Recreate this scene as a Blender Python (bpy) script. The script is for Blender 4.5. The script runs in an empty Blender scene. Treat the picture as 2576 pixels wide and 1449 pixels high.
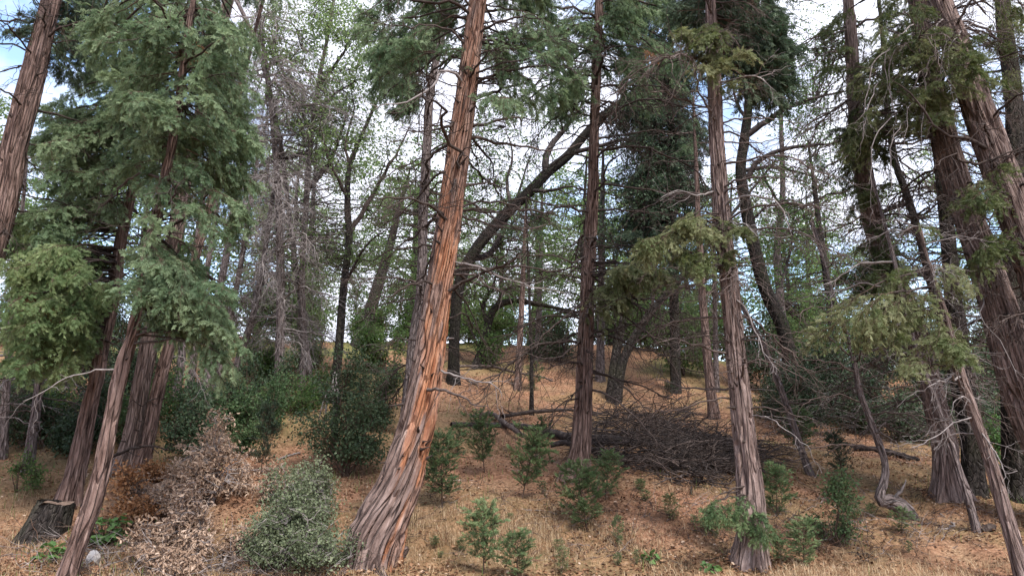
import bpy, math
import numpy as np
from mathutils import Vector

SC = bpy.context.scene
COL = SC.collection
rng = np.random.default_rng(7)

# ------------------------------------------------------------------ camera, sky, sun, exposure
PITCH = math.radians(12.0)
FPX = 1860.0                      # focal length in pixels of a 2576 px wide picture
CAM = np.array([0.0, 0.0, 1.6])
cam = bpy.data.cameras.new('camera')
cam.sensor_width = 36.0
cam.lens = 36.0 * FPX / 2576.0
cam.clip_end = 2000.0
cam_o = bpy.data.objects.new('camera', cam)
cam_o.location = CAM
cam_o.rotation_euler = (math.pi / 2 + PITCH, 0, 0)
COL.objects.link(cam_o)
SC.camera = cam_o

SUN_EL, SUN_AZ = math.radians(52), math.radians(152)      # azimuth clockwise from +Y (behind the camera, to the right)
world = bpy.data.worlds.new('World')
SC.world = world
world.use_nodes = True
nt = world.node_tree
nt.nodes.clear()
sky = nt.nodes.new('ShaderNodeTexSky')
sky.sky_type = 'NISHITA'
sky.sun_disc = False
sky.sun_elevation = SUN_EL
sky.sun_rotation = SUN_AZ
tc = nt.nodes.new('ShaderNodeTexCoord')
cn = nt.nodes.new('ShaderNodeTexNoise')
cn.inputs['Scale'].default_value = 2.3
cn.inputs['Detail'].default_value = 6
cn.inputs['Roughness'].default_value = 0.55
mp = nt.nodes.new('ShaderNodeMapping')
mp.inputs['Location'].default_value = (1.7, 0.35, 0.0)
mp.inputs['Scale'].default_value = (1, 1, 1.6)
nt.links.new(tc.outputs['Generated'], mp.inputs[0])
nt.links.new(mp.outputs[0], cn.inputs['Vector'])
cr = nt.nodes.new('ShaderNodeValToRGB')
cr.color_ramp.elements[0].position = 0.40
cr.color_ramp.elements[1].position = 0.52
nt.links.new(cn.outputs['Fac'], cr.inputs[0])
mix = nt.nodes.new('ShaderNodeMix')
mix.data_type = 'RGBA'
nt.links.new(cr.outputs[0], mix.inputs[0])
nt.links.new(sky.outputs[0], mix.inputs[6])
mix.inputs[7].default_value = (3.5, 3.6, 4.15, 1)
bgn = nt.nodes.new('ShaderNodeBackground')
bgn.inputs['Strength'].default_value = 0.10
nt.links.new(mix.outputs[2], bgn.inputs[0])
wo = nt.nodes.new('ShaderNodeOutputWorld')
nt.links.new(bgn.outputs[0], wo.inputs[0])

sl = bpy.data.lights.new('sun', 'SUN')
sl.energy = 1.5
sl.angle = math.radians(14)
sl.color = (1.0, 0.95, 0.88)
so = bpy.data.objects.new('sun', sl)
sd = Vector((math.sin(SUN_AZ) * math.cos(SUN_EL), math.cos(SUN_AZ) * math.cos(SUN_EL), math.sin(SUN_EL)))
so.rotation_euler = sd.to_track_quat('Z', 'Y').to_euler()
so.location = (6, -12, 20)
COL.objects.link(so)

SC.view_settings.view_transform = 'Standard'
SC.view_settings.look = 'None'
SC.view_settings.gamma = 1.0
SC.view_settings.exposure = 2.12
SC.cycles.use_denoising = True
SC.cycles.max_bounces = 6
SC.cycles.diffuse_bounces = 3
SC.cycles.glossy_bounces = 1
SC.cycles.transmission_bounces = 4
SC.cycles.transparent_max_bounces = 4

# ------------------------------------------------------------------ small maths
FWD = np.array([0, math.cos(PITCH), math.sin(PITCH)])
UPV = np.array([0, -math.sin(PITCH), math.cos(PITCH)])


def nrm(v):
    return v / np.maximum(np.linalg.norm(v, axis=-1, keepdims=True), 1e-9)


PT = rng.permutation(256)
PV = rng.random(256)


def vnoise(x, y, per=None, seed=0):
    x = np.asarray(x, float) + 0.0
    y = np.asarray(y, float) + 0.0
    ix, iy = np.floor(x).astype(int), np.floor(y).astype(int)
    fx, fy = x - ix, y - iy
    fx, fy = fx * fx * (3 - 2 * fx), fy * fy * (3 - 2 * fy)

    def h(a, b):
        if per:
            a = a % per
        return PV[PT[(PT[(a + seed * 17) % 256] + b) % 256]]
    return (h(ix, iy) * (1 - fx) + h(ix + 1, iy) * fx) * (1 - fy) + (h(ix, iy + 1) * (1 - fx) + h(ix + 1, iy + 1) * fx) * fy


def fbm(x, y, o=4, seed=0):
    s, a, t = 0, 0.5, 0
    for i in range(o):
        s = s + a * vnoise(x * 2 ** i, y * 2 ** i, seed=seed + i)
        t += a
        a *= 0.5
    return s / t


def sstep(a, b, x):
    t = np.clip((x - a) / (b - a), 0, 1)
    return t * t * (3 - 2 * t)


# ------------------------------------------------------------------ the ground's shape
_py = np.array([-400, 0, 8.5, 9.5, 11, 13, 16, 20, 24, 28, 31, 36, 60, 400.])
_pz = np.array([0, 0, 0, 0.06, 0.38, 0.92, 1.64, 2.7, 4.05, 5.35, 5.8, 6.0, 6.1, 6.1])
_ys = np.linspace(-60, 400, 9201)
_zs = np.interp(_ys, _py, _pz)
_zs = np.convolve(np.pad(_zs, 20, mode='edge'), np.ones(41) / 41, 'valid')


def hgt(x, y):
    x = np.asarray(x, float)
    y = np.asarray(y, float)
    z = np.interp(y + 0.10 * np.clip(-x, -6, 6), _ys, _zs)
    z = z * (1 - 0.20 * sstep(3, 14, x))
    bump = (fbm(x * 0.35 + 50, y * 0.35 + 50, 3, 3) - 0.5) * 0.55 * sstep(8, 13, y)
    bump = bump + (fbm(x * 1.7 + 9, y * 1.7 + 70, 3, 5) - 0.5) * 0.16
    return z + bump


def ray(px, py):
    d = FWD + (px - 1288) / FPX * np.array([1.0, 0, 0]) + (724.5 - py) / FPX * UPV
    return d / d[1]


def on_ground(px, py):
    d = ray(px, py)
    Y = np.arange(5, 60, 0.02)
    P = CAM + Y[:, None] * d
    k = np.argmax(P[:, 2] <= hgt(P[:, 0], P[:, 1]))
    if P[k, 2] > hgt(P[k, 0], P[k, 1]):
        k = int(np.argmin(np.abs(Y - 28)))
        P[k, 2] = hgt(P[k, 0], P[k, 1])
    return P[k]


def at_y(px, py, Y):
    return CAM + ray(px, py) * Y


def mpx(p):                                                # metres per pixel at a point
    return float(np.dot(p - CAM, FWD)) / FPX


# ------------------------------------------------------------------ mesh building
class MB:
    def __init__(self):
        self.v, self.f, self.m, self.t, self.uv, self.n = [], [], [], [], [], 0
        self.peel = []

    def add(self, V, F, mat=0, tint=0.5, uv=None, peel=None):
        V = np.asarray(V, float).reshape(-1, 3)
        F = np.asarray(F, int)
        self.v.append(V)
        self.f.append(F + self.n)
        self.m.append(np.full(len(F), mat))
        self.t.append(np.broadcast_to(np.asarray(tint, float).reshape(-1) if np.ndim(tint) else tint, (len(V),)))
        self.uv.append(uv if uv is not None else np.zeros((len(V), 3)))
        self.peel.append(peel if peel is not None else np.zeros(len(V)))
        self.n += len(V)
        return self

    def mesh(self, name, mats, origin=(0, 0, 0), smooth=False, uv=False):
        me = bpy.data.meshes.new(name)
        V = np.concatenate(self.v) - np.asarray(origin)
        me.vertices.add(len(V))
        me.vertices.foreach_set('co', V.astype(np.float32).ravel())
        loops = np.concatenate([f.ravel() for f in self.f])
        tot = np.concatenate([np.full(len(f), f.shape[1]) for f in self.f])
        st = np.concatenate([[0], np.cumsum(tot)[:-1]])
        me.loops.add(len(loops))
        me.loops.foreach_set('vertex_index', loops.astype(np.int32))
        me.polygons.add(len(tot))
        me.polygons.foreach_set('loop_start', st.astype(np.int32))
        me.polygons.foreach_set('loop_total', tot.astype(np.int32))
        me.polygons.foreach_set('material_index', np.concatenate(self.m).astype(np.int32))
        me.polygons.foreach_set('use_smooth', np.full(len(tot), bool(smooth)))
        a = me.attributes.new('tint', 'FLOAT', 'POINT')
        a.data.foreach_set('value', np.concatenate(self.t).astype(np.float32))
        if uv:
            a = me.attributes.new('bark', 'FLOAT_VECTOR', 'POINT')
            a.data.foreach_set('vector', np.concatenate(self.uv).astype(np.float32).ravel())
            a = me.attributes.new('peel', 'FLOAT', 'POINT')
            a.data.foreach_set('value', np.concatenate(self.peel).astype(np.float32))
        for m in mats:
            me.materials.append(m)
        me.update(calc_edges=True)
        return me


def thing(name, label, cat, loc, group=None):
    o = bpy.data.objects.new(name, None)
    o.empty_display_size = 0.2
    o.location = tuple(loc)
    COL.objects.link(o)
    o['label'] = label
    o['category'] = cat
    if group:
        o['group'] = group
    return o


def part(name, me, parent=None, loc=(0, 0, 0), rot=None, scale=None):
    o = bpy.data.objects.new(name, me)
    COL.objects.link(o)
    o.parent = parent
    o.location = tuple(loc)
    if rot is not None:
        o.rotation_euler = rot
    if scale is not None:
        o.scale = (scale,) * 3 if np.isscalar(scale) else scale
    return o


def tag(o, label=None, cat=None, group=None, kind=None):
    for k, v in (('label', label), ('category', cat), ('group', group), ('kind', kind)):
        if v:
            o[k] = v
    return o


def tubes(P, R, S=4, cap=False):
    P = np.asarray(P, float)
    R = np.asarray(R, float)
    if cap:
        P = np.concatenate([P, P[:, -1:] + (P[:, -1:] - P[:, -2:-1]) * 0.02], 1)
        R = np.concatenate([R, R[:, -1:] * 0.02], 1)
    N, K = P.shape[:2]
    T = nrm(np.gradient(P, axis=1))
    Tm = nrm(T.mean(1))
    ref = np.where(np.abs(Tm[:, 2:3]) < 0.8, np.array([[0, 0, 1.0]]), np.array([[0, -1.0, 0]]))
    U = ref[:, None, :] - (ref[:, None, :] * T).sum(-1, keepdims=True) * T
    U = nrm(U)
    W = np.cross(T, U)
    an = np.arange(S) / S * 2 * np.pi
    ring = np.cos(an)[None, None, :, None] * U[:, :, None] + np.sin(an)[None, None, :, None] * W[:, :, None]
    V = P[:, :, None] + ring * R[:, :, None, None]
    idx = np.arange(N * K * S).reshape(N, K, S)
    a, b = idx[:, :-1], idx[:, 1:]
    F = np.stack([a, np.roll(a, -1, 2), np.roll(b, -1, 2), b], -1).reshape(-1, 4)
    return V.reshape(-1, 3), F


def catmull(P, n):
    P = np.asarray(P, float)
    Q = np.vstack([2 * P[0] - P[1], P, 2 * P[-1] - P[-2]])
    seg = np.linalg.norm(np.diff(P, axis=0)[:, :3], axis=1)
    cum = np.concatenate([[0], np.cumsum(seg)])
    s = np.linspace(0, cum[-1], n)
    k = np.clip(np.searchsorted(cum, s, 'right') - 1, 0, len(P) - 2)
    t = ((s - cum[k]) / np.maximum(seg[k], 1e-9))[:, None]
    a, b, c, d = Q[k], Q[k + 1], Q[k + 2], Q[k + 3]
    return 0.5 * ((2 * b) + (-a + c) * t + (2 * a - 5 * b + 4 * c - d) * t ** 2 + (-a + 3 * b - 3 * c + d) * t ** 3)


# ------------------------------------------------------------------ materials
def new_mat(name):
    m = bpy.data.materials.new(name)
    m.use_nodes = True
    t = m.node_tree
    b = t.nodes['Principled BSDF']
    return m, t, b


def ramp(t, stops):
    r = t.nodes.new('ShaderNodeValToRGB')
    e = r.color_ramp.elements
    e[0].position, e[0].color = stops[0][0], (*stops[0][1], 1)
    e[1].position, e[1].color = stops[-1][0], (*stops[-1][1], 1)
    for p, c in stops[1:-1]:
        x = e.new(p)
        x.color = (*c, 1)
    return r


def leaf_mat(name, stops, trans=0.35, rough=0.55, spec=0.25):
    m, t, b = new_mat(name)
    at = t.nodes.new('ShaderNodeAttribute')
    at.attribute_name = 'tint'
    r = ramp(t, stops)
    oi = t.nodes.new('ShaderNodeObjectInfo')
    sx = t.nodes.new('ShaderNodeSeparateColor')
    t.links.new(oi.outputs['Color'], sx.inputs[0])
    m1 = t.nodes.new('ShaderNodeMath')
    m1.operation = 'ADD'
    t.links.new(at.outputs['Fac'], m1.inputs[0])
    t.links.new(sx.outputs[0], m1.inputs[1])
    m2 = t.nodes.new('ShaderNodeMath')
    m2.operation = 'MULTIPLY_ADD'
    t.links.new(oi.outputs['Random'], m2.inputs[0])
    m2.inputs[1].default_value = 0.22
    t.links.new(m1.outputs[0], m2.inputs[2])
    m3 = t.nodes.new('ShaderNodeMath')
    m3.operation = 'SUBTRACT'
    m3.inputs[1].default_value = 1.11
    t.links.new(m2.outputs[0], m3.inputs[0])
    t.links.new(m3.outputs[0], r.inputs[0])
    t.links.new(r.outputs[0], b.inputs['Base Color'])
    b.inputs['Roughness'].default_value = rough
    b.inputs['Specular IOR Level'].default_value = spec
    tr = t.nodes.new('ShaderNodeBsdfTranslucent')
    hs = t.nodes.new('ShaderNodeHueSaturation')
    hs.inputs['Hue'].default_value = 0.485
    hs.inputs['Saturation'].default_value = 1.1
    hs.inputs['Value'].default_value = 1.3
    t.links.new(r.outputs[0], hs.inputs['Color'])
    t.links.new(hs.outputs[0], tr.inputs[0])
    mx = t.nodes.new('ShaderNodeMixShader')
    mx.inputs[0].default_value = trans
    t.links.new(b.outputs[0], mx.inputs[1])
    t.links.new(tr.outputs[0], mx.inputs[2])
    t.links.new(mx.outputs[0], t.nodes['Material Output'].inputs[0])
    return m


def bark_mat(name, tones, peel=None, fib=(32, 2.4), bump=1.0, dist=0.06, patch=None):
    """fibrous bark: 'bark' attribute = (around, along) in metres"""
    m, t, b = new_mat(name)
    L = t.links.new
    at = t.nodes.new('ShaderNodeAttribute')
    at.attribute_name = 'bark'
    mpn = t.nodes.new('ShaderNodeMapping')
    mpn.inputs['Scale'].default_value = (fib[0], fib[1], 1)
    L(at.outputs['Vector'], mpn.inputs[0])
    n1 = t.nodes.new('ShaderNodeTexNoise')
    n1.inputs['Scale'].default_value = 1
    n1.inputs['Detail'].default_value = 6
    n1.inputs['Roughness'].default_value = 0.65
    L(mpn.outputs[0], n1.inputs['Vector'])
    r1 = ramp(t, [(0.36, tones[0]), (0.49, tones[1]), (0.64, tones[2])])
    L(n1.outputs['Fac'], r1.inputs[0])
    col = r1.outputs[0]
    if peel:
        r2 = ramp(t, [(0.34, peel[0]), (0.47, peel[1]), (0.66, peel[2])])
        L(n1.outputs['Fac'], r2.inputs[0])
        pa = t.nodes.new('ShaderNodeAttribute')
        pa.attribute_name = 'peel'
        mx = t.nodes.new('ShaderNodeMix')
        mx.data_type = 'RGBA'
        L(pa.outputs['Fac'], mx.inputs[0])
        L(col, mx.inputs[6])
        L(r2.outputs[0], mx.inputs[7])
        col = mx.outputs[2]
    # broad patches of weathering
    n2 = t.nodes.new('ShaderNodeTexNoise')
    n2.inputs['Scale'].default_value = 1
    n2.inputs['Detail'].default_value = 4
    mp2 = t.nodes.new('ShaderNodeMapping')
    mp2.inputs['Scale'].default_value = (5, 1.1, 1)
    mp2.inputs['Location'].default_value = (3.1, 8.2, 0)
    L(at.outputs['Vector'], mp2.inputs[0])
    L(mp2.outputs[0], n2.inputs['Vector'])
    r3 = ramp(t, [(0.42, (0, 0, 0)), (0.68, (1, 1, 1))])
    L(n2.outputs['Fac'], r3.inputs[0])
    mx2 = t.nodes.new('ShaderNodeMix')
    mx2.data_type = 'RGBA'
    ml = t.nodes.new('ShaderNodeMath')
    ml.operation = 'MULTIPLY'
    ml.inputs[1].default_value = 0.45
    L(r3.outputs[0], ml.inputs[0])
    L(ml.outputs[0], mx2.inputs[0])
    L(col, mx2.inputs[6])
    mx2.inputs[7].default_value = (*(patch or tones[2]), 1)
    L(mx2.outputs[2], b.inputs['Base Color'])
    b.inputs['Roughness'].default_value = 0.9
    b.inputs['Specular IOR Level'].default_value = 0.15
    bp = t.nodes.new('ShaderNodeBump')
    bp.inputs['Strength'].default_value = bump
    bp.inputs['Distance'].default_value = dist
    # long vertical cracks between the bark strips (relief only) and fine fibres
    mp3 = t.nodes.new('ShaderNodeMapping')
    mp3.inputs['Scale'].default_value = (fib[0] * 0.9, fib[1] * 0.7, 1)
    L(at.outputs['Vector'], mp3.inputs[0])
    nd = t.nodes.new('ShaderNodeTexNoise')
    nd.inputs['Scale'].default_value = 0.7
    L(mp3.outputs[0], nd.inputs['Vector'])
    va = t.nodes.new('ShaderNodeVectorMath')
    va.operation = 'ADD'
    L(mp3.outputs[0], va.inputs[0])
    L(nd.outputs['Color'], va.inputs[1])
    vo = t.nodes.new('ShaderNodeTexVoronoi')
    vo.feature = 'DISTANCE_TO_EDGE'
    vo.inputs['Scale'].default_value = 1
    L(va.outputs[0], vo.inputs['Vector'])
    rv = ramp(t, [(0.0, (0, 0, 0)), (0.14, (1, 1, 1))])
    L(vo.outputs['Distance'], rv.inputs[0])
    ad = t.nodes.new('ShaderNodeMath')
    ad.operation = 'MULTIPLY_ADD'
    L(rv.outputs[0], ad.inputs[0])
    ad.inputs[1].default_value = 0.8
    L(n1.outputs['Fac'], ad.inputs[2])
    L(ad.outputs[0], bp.inputs['Height'])
    L(bp.outputs[0], b.inputs['Normal'])
    return m


def noise_mat(name, stops, scale=8, detail=5, rough=0.9, bump=0.4, dist=0.01, stretch=(1, 1, 1), spec=0.15):
    m, t, b = new_mat(name)
    c = t.nodes.new('ShaderNodeTexCoord')
    mpn = t.nodes.new('ShaderNodeMapping')
    mpn.inputs['Scale'].default_value = stretch
    t.links.new(c.outputs['Object'], mpn.inputs[0])
    n = t.nodes.new('ShaderNodeTexNoise')
    n.inputs['Scale'].default_value = scale
    n.inputs['Detail'].default_value = detail
    n.inputs['Roughness'].default_value = 0.65
    t.links.new(mpn.outputs[0], n.inputs['Vector'])
    r = ramp(t, stops)
    t.links.new(n.outputs['Fac'], r.inputs[0])
    t.links.new(r.outputs[0], b.inputs['Base Color'])
    b.inputs['Roughness'].default_value = rough
    b.inputs['Specular IOR Level'].default_value = spec
    bp = t.nodes.new('ShaderNodeBump')
    bp.inputs['Strength'].default_value = bump
    bp.inputs['Distance'].default_value = dist
    t.links.new(n.outputs['Fac'], bp.inputs['Height'])
    t.links.new(bp.outputs[0], b.inputs['Normal'])
    return m


M = {}
M['bark'] = bark_mat('cedar_bark', [(0.06, 0.041, 0.036), (0.205, 0.146, 0.128), (0.33, 0.25, 0.226)])
M['bark_red'] = bark_mat('cedar_bark_red', [(0.038, 0.023, 0.019), (0.165, 0.105, 0.088), (0.30, 0.212, 0.185)])
M['bark_main'] = bark_mat('cedar_bark_peeling', [(0.055, 0.036, 0.031), (0.175, 0.120, 0.103), (0.29, 0.215, 0.192)],
                          peel=[(0.19, 0.072, 0.038), (0.35, 0.150, 0.078), (0.45, 0.25, 0.155)], fib=(30, 2.0))
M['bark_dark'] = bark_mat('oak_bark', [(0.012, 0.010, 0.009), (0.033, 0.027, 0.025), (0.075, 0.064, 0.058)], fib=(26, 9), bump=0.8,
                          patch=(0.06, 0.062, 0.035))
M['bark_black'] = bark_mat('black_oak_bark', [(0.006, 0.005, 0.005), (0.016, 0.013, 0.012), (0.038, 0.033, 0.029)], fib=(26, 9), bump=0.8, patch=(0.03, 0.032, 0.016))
M['bark_grey'] = bark_mat('grey_bark', [(0.07, 0.055, 0.052), (0.17, 0.135, 0.128), (0.29, 0.24, 0.235)], fib=(28, 4))
M['dead'] = noise_mat('dead_branch_wood', [(0.3, (0.045, 0.033, 0.029)), (0.55, (0.10, 0.076, 0.068)), (0.75, (0.20, 0.16, 0.145))], 14)
M['dead_dark'] = noise_mat('dark_branch_wood', [(0.3, (0.022, 0.016, 0.014)), (0.55, (0.055, 0.041, 0.036)), (0.75, (0.10, 0.08, 0.07))], 14)
M['dead_grey'] = noise_mat('grey_twig_wood', [(0.3, (0.11, 0.094, 0.090)), (0.55, (0.22, 0.192, 0.185)), (0.75, (0.35, 0.315, 0.305))], 10)
M['twig'] = noise_mat('twig_bark', [(0.3, (0.04, 0.026, 0.02)), (0.7, (0.12, 0.08, 0.06))], 20)
M['char'] = noise_mat('blackened_log', [(0.3, (0.012, 0.010, 0.010)), (0.55, (0.045, 0.036, 0.034)), (0.75, (0.13, 0.105, 0.10))], 9)
M['stump_top'] = noise_mat('stump_cut_wood', [(0.3, (0.06, 0.04, 0.03)), (0.7, (0.20, 0.14, 0.11))], 22)
M['bark_chip'] = noise_mat('bark_chip', [(0.3, (0.09, 0.045, 0.03)), (0.7, (0.26, 0.15, 0.10))], 20)
M['rock'] = noise_mat('pale_rock', [(0.3, (0.32, 0.29, 0.27)), (0.7, (0.62, 0.58, 0.55))], 9, bump=0.6)
M['cedar'] = leaf_mat('cedar_leaf', [(0, (0.046, 0.080, 0.040)), (0.5, (0.104, 0.162, 0.084)), (1, (0.235, 0.305, 0.175))], 0.45)
M['cedar_lime'] = leaf_mat('cedar_leaf_lime', [(0, (0.056, 0.095, 0.038)), (0.5, (0.128, 0.195, 0.082)), (1, (0.27, 0.335, 0.165))], 0.45)
M['cedar_dark'] = leaf_mat('cedar_leaf_dark', [(0, (0.020, 0.036, 0.022)), (0.5, (0.052, 0.082, 0.050)), (1, (0.11, 0.15, 0.09))], 0.35)
M['cedar_olive'] = leaf_mat('cedar_leaf_olive', [(0, (0.042, 0.060, 0.020)), (0.5, (0.105, 0.135, 0.052)), (1, (0.24, 0.25, 0.135))], 0.4)
M['cedar_brown'] = leaf_mat('cedar_leaf_dead', [(0, (0.12, 0.055, 0.025)), (0.5, (0.28, 0.135, 0.06)), (1, (0.40, 0.24, 0.12))], 0.25)
M['sapling'] = leaf_mat('sapling_leaf', [(0, (0.038, 0.072, 0.030)), (0.5, (0.092, 0.150, 0.064)), (1, (0.21, 0.27, 0.13))], 0.4)
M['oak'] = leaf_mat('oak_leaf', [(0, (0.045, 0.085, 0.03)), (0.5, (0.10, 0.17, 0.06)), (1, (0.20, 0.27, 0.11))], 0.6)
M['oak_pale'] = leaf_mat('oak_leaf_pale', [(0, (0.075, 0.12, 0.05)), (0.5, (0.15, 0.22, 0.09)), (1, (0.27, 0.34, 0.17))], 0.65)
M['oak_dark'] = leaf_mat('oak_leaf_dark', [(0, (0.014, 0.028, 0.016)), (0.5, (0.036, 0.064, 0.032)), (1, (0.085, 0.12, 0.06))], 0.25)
M['bush_grey'] = leaf_mat('greygreen_leaf', [(0, (0.05, 0.066, 0.034)), (0.5, (0.12, 0.145, 0.08)), (1, (0.25, 0.275, 0.17))], 0.2)
M['maple'] = leaf_mat('bright_leaf', [(0, (0.045, 0.10, 0.03)), (0.5, (0.085, 0.165, 0.052)), (1, (0.16, 0.26, 0.09))], 0.35)
M['dry_leaf'] = leaf_mat('dry_leaf', [(0, (0.10, 0.062, 0.042)), (0.5, (0.30, 0.205, 0.145)), (1, (0.52, 0.40, 0.31))], 0.15, 0.7)
M['litter'] = leaf_mat('litter_leaf', [(0, (0.06, 0.03, 0.018)), (0.35, (0.19, 0.10, 0.055)), (0.7, (0.32, 0.20, 0.125)), (1, (0.42, 0.32, 0.25))], 0.05, 0.9, 0.05)
M['grass'] = leaf_mat('dry_grass', [(0, (0.20, 0.12, 0.065)), (0.5, (0.40, 0.285, 0.17)), (1, (0.60, 0.50, 0.35))], 0.25, 0.7)
M['grass_green'] = leaf_mat('green_grass', [(0, (0.06, 0.11, 0.025)), (0.5, (0.13, 0.20, 0.055)), (1, (0.27, 0.32, 0.12))], 0.3, 0.7)


def ground_mat():
    m, t, b = new_mat('forest_floor')
    L = t.links.new
    g = t.nodes.new('ShaderNodeNewGeometry')

    def noise(scale, det, loc=(0, 0, 0)):
        mpn = t.nodes.new('ShaderNodeMapping')
        mpn.inputs['Location'].default_value = loc
        L(g.outputs['Position'], mpn.inputs[0])
        n = t.nodes.new('ShaderNodeTexNoise')
        n.inputs['Scale'].default_value = scale
        n.inputs['Detail'].default_value = det
        n.inputs['Roughness'].default_value = 0.7
        L(mpn.outputs[0], n.inputs['Vector'])
        return n
    n1 = noise(16, 8)
    r1 = ramp(t, [(0.36, (0.055, 0.028, 0.019)), (0.46, (0.185, 0.093, 0.055)), (0.55, (0.285, 0.152, 0.092)), (0.68, (0.40, 0.255, 0.175))])
    L(n1.outputs['Fac'], r1.inputs[0])
    n2 = noise(0.9, 5, (4, 2, 0))
    r2 = ramp(t, [(0.46, (0, 0, 0)), (0.66, (1, 1, 1))])
    L(n2.outputs['Fac'], r2.inputs[0])
    r3 = ramp(t, [(0.36, (0.08, 0.046, 0.029)), (0.52, (0.245, 0.152, 0.09)), (0.68, (0.39, 0.275, 0.18))])
    n3 = noise(28, 6, (1, 7, 0))
    L(n3.outputs['Fac'], r3.inputs[0])
    mx = t.nodes.new('ShaderNodeMix')
    mx.data_type = 'RGBA'
    L(r2.outputs[0], mx.inputs[0])
    L(r1.outputs[0], mx.inputs[6])
    L(r3.outputs[0], mx.inputs[7])
    # dark damp humus patches
    n4 = noise(1.7, 6, (9, 3, 0))
    r4 = ramp(t, [(0.50, (0, 0, 0)), (0.62, (0.75, 0.75, 0.75))])
    L(n4.outputs['Fac'], r4.inputs[0])
    mx2 = t.nodes.new('ShaderNodeMix')
    mx2.data_type = 'RGBA'
    L(r4.outputs[0], mx2.inputs[0])
    L(mx.outputs[2], mx2.inputs[6])
    mx2.inputs[7].default_value = (0.10, 0.058, 0.036, 1)
    # green growth by attribute
    at = t.nodes.new('ShaderNodeAttribute')
    at.attribute_name = 'tint'
    mx3 = t.nodes.new('ShaderNodeMix')
    mx3.data_type = 'RGBA'
    L(at.outputs['Fac'], mx3.inputs[0])
    L(mx2.outputs[2], mx3.inputs[6])
    r5 = ramp(t, [(0.35, (0.07, 0.085, 0.03)), (0.65, (0.19, 0.18, 0.07))])
    L(n3.outputs['Fac'], r5.inputs[0])
    L(r5.outputs[0], mx3.inputs[7])
    L(mx3.outputs[2], b.inputs['Base Color'])
    b.inputs['Roughness'].default_value = 0.95
    b.inputs['Specular IOR Level'].default_value = 0.1
    bp = t.nodes.new('ShaderNodeBump')
    bp.inputs['Strength'].default_value = 0.9
    bp.inputs['Distance'].default_value = 0.03
    L(n1.outputs['Fac'], bp.inputs['Height'])
    L(bp.outputs[0], b.inputs['Normal'])
    return m


M['ground'] = ground_mat()

# ------------------------------------------------------------------ the ground
xs = np.unique(np.concatenate([np.arange(-20, 20.01, 0.13), np.linspace(-300, -20, 40), np.linspace(20, 300, 40)]))
ys = np.unique(np.concatenate([np.arange(7.5, 18, 0.10), np.arange(18, 34, 0.25), np.linspace(34, 400, 50), np.linspace(-200, 7.5, 30)]))
GX, GY = np.meshgrid(xs, ys)
GZ = hgt(GX, GY) + (vnoise(GX * 5, GY * 5, seed=2) - 0.5) * 0.06 + (vnoise(GX * 11, GY * 11, seed=4) - 0.5) * 0.04
idx = np.arange(GX.size).reshape(GX.shape)
F = np.stack([idx[:-1, :-1], idx[:-1, 1:], idx[1:, 1:], idx[1:, :-1]], -1).reshape(-1, 4)
green = sstep(0.45, 0.62, fbm(GX * 0.5 + 3, GY * 0.5 + 8, 4, 9)) * (0.25 + 0.6 * sstep(-1, -7, GX) * sstep(14, 20, GY) + 0.5 * sstep(22, 27, GY))
mb = MB().add(np.stack([GX, GY, GZ], -1).reshape(-1, 3), F, 0, np.clip(green, 0, 0.9).ravel())
tag(part('ground', mb.mesh('ground', [M['ground']], smooth=True)), 'forest floor of orange needle duff and dry grass rising to a crest', None, None, 'structure')

# ------------------------------------------------------------------ foliage kits
def frond_template(lobes, seed):
    r = np.random.default_rng(seed)
    V, F = [], []

    def lobe(b, tip, w):
        b, tip = np.array(b), np.array(tip)
        d = tip - b
        n = np.array([-d[1], d[0]]) / (np.linalg.norm(d) + 1e-9)
        mid = b + d * 0.55
        k = len(V)
        for q in (b, mid + n * w, tip, mid - n * w):
            V.append([q[0], q[1], -0.22 * q[0] ** 2 + r.normal() * 0.03])
        F.append([k, k + 1, k + 2, k + 3])
    lobe((0, 0), (1, r.normal() * 0.05), 0.07)
    for i in range(lobes):
        x = 0.12 + 0.7 * i / max(lobes - 1, 1)
        s = 1 if i % 2 else -1
        ln = (0.52 - 0.28 * x) * r.uniform(0.8, 1.25)
        a = math.radians(r.uniform(38, 58))
        lobe((x, 0), (x + ln * math.cos(a), s * ln * math.sin(a)), 0.066)
    return np.array(V), np.array(F)


FR = {n: [frond_template(n, 10 * n + k) for k in range(3)] for n in (2, 4, 7, 9)}


def fronds(mb, P, A, Nn, S, tint, lobes=7, mat=0):
    """P,A,Nn (N,3), S (N,), tint (N,)"""
    A = nrm(A)
    B = nrm(np.cross(Nn, A))
    C = np.cross(A, B)
    grp = rng.integers(0, 3, len(P))
    for k in range(3):
        s = grp == k
        if not s.any():
            continue
        TV, TF = FR[lobes][k]
        X = P[s][:, None] + S[s][:, None, None] * (TV[None, :, 0:1] * A[s][:, None] + TV[None, :, 1:2] * B[s][:, None] + TV[None, :, 2:3] * C[s][:, None])
        n = int(s.sum())
        F = (TF[None] + (np.arange(n) * len(TV))[:, None, None]).reshape(-1, 4)
        tn = np.clip(tint[s][:, None] + 0.18 * (TV[None, :, 0] - 0.5), 0, 1)
        mb.add(X.reshape(-1, 3), F, mat, tn.ravel())


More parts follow.
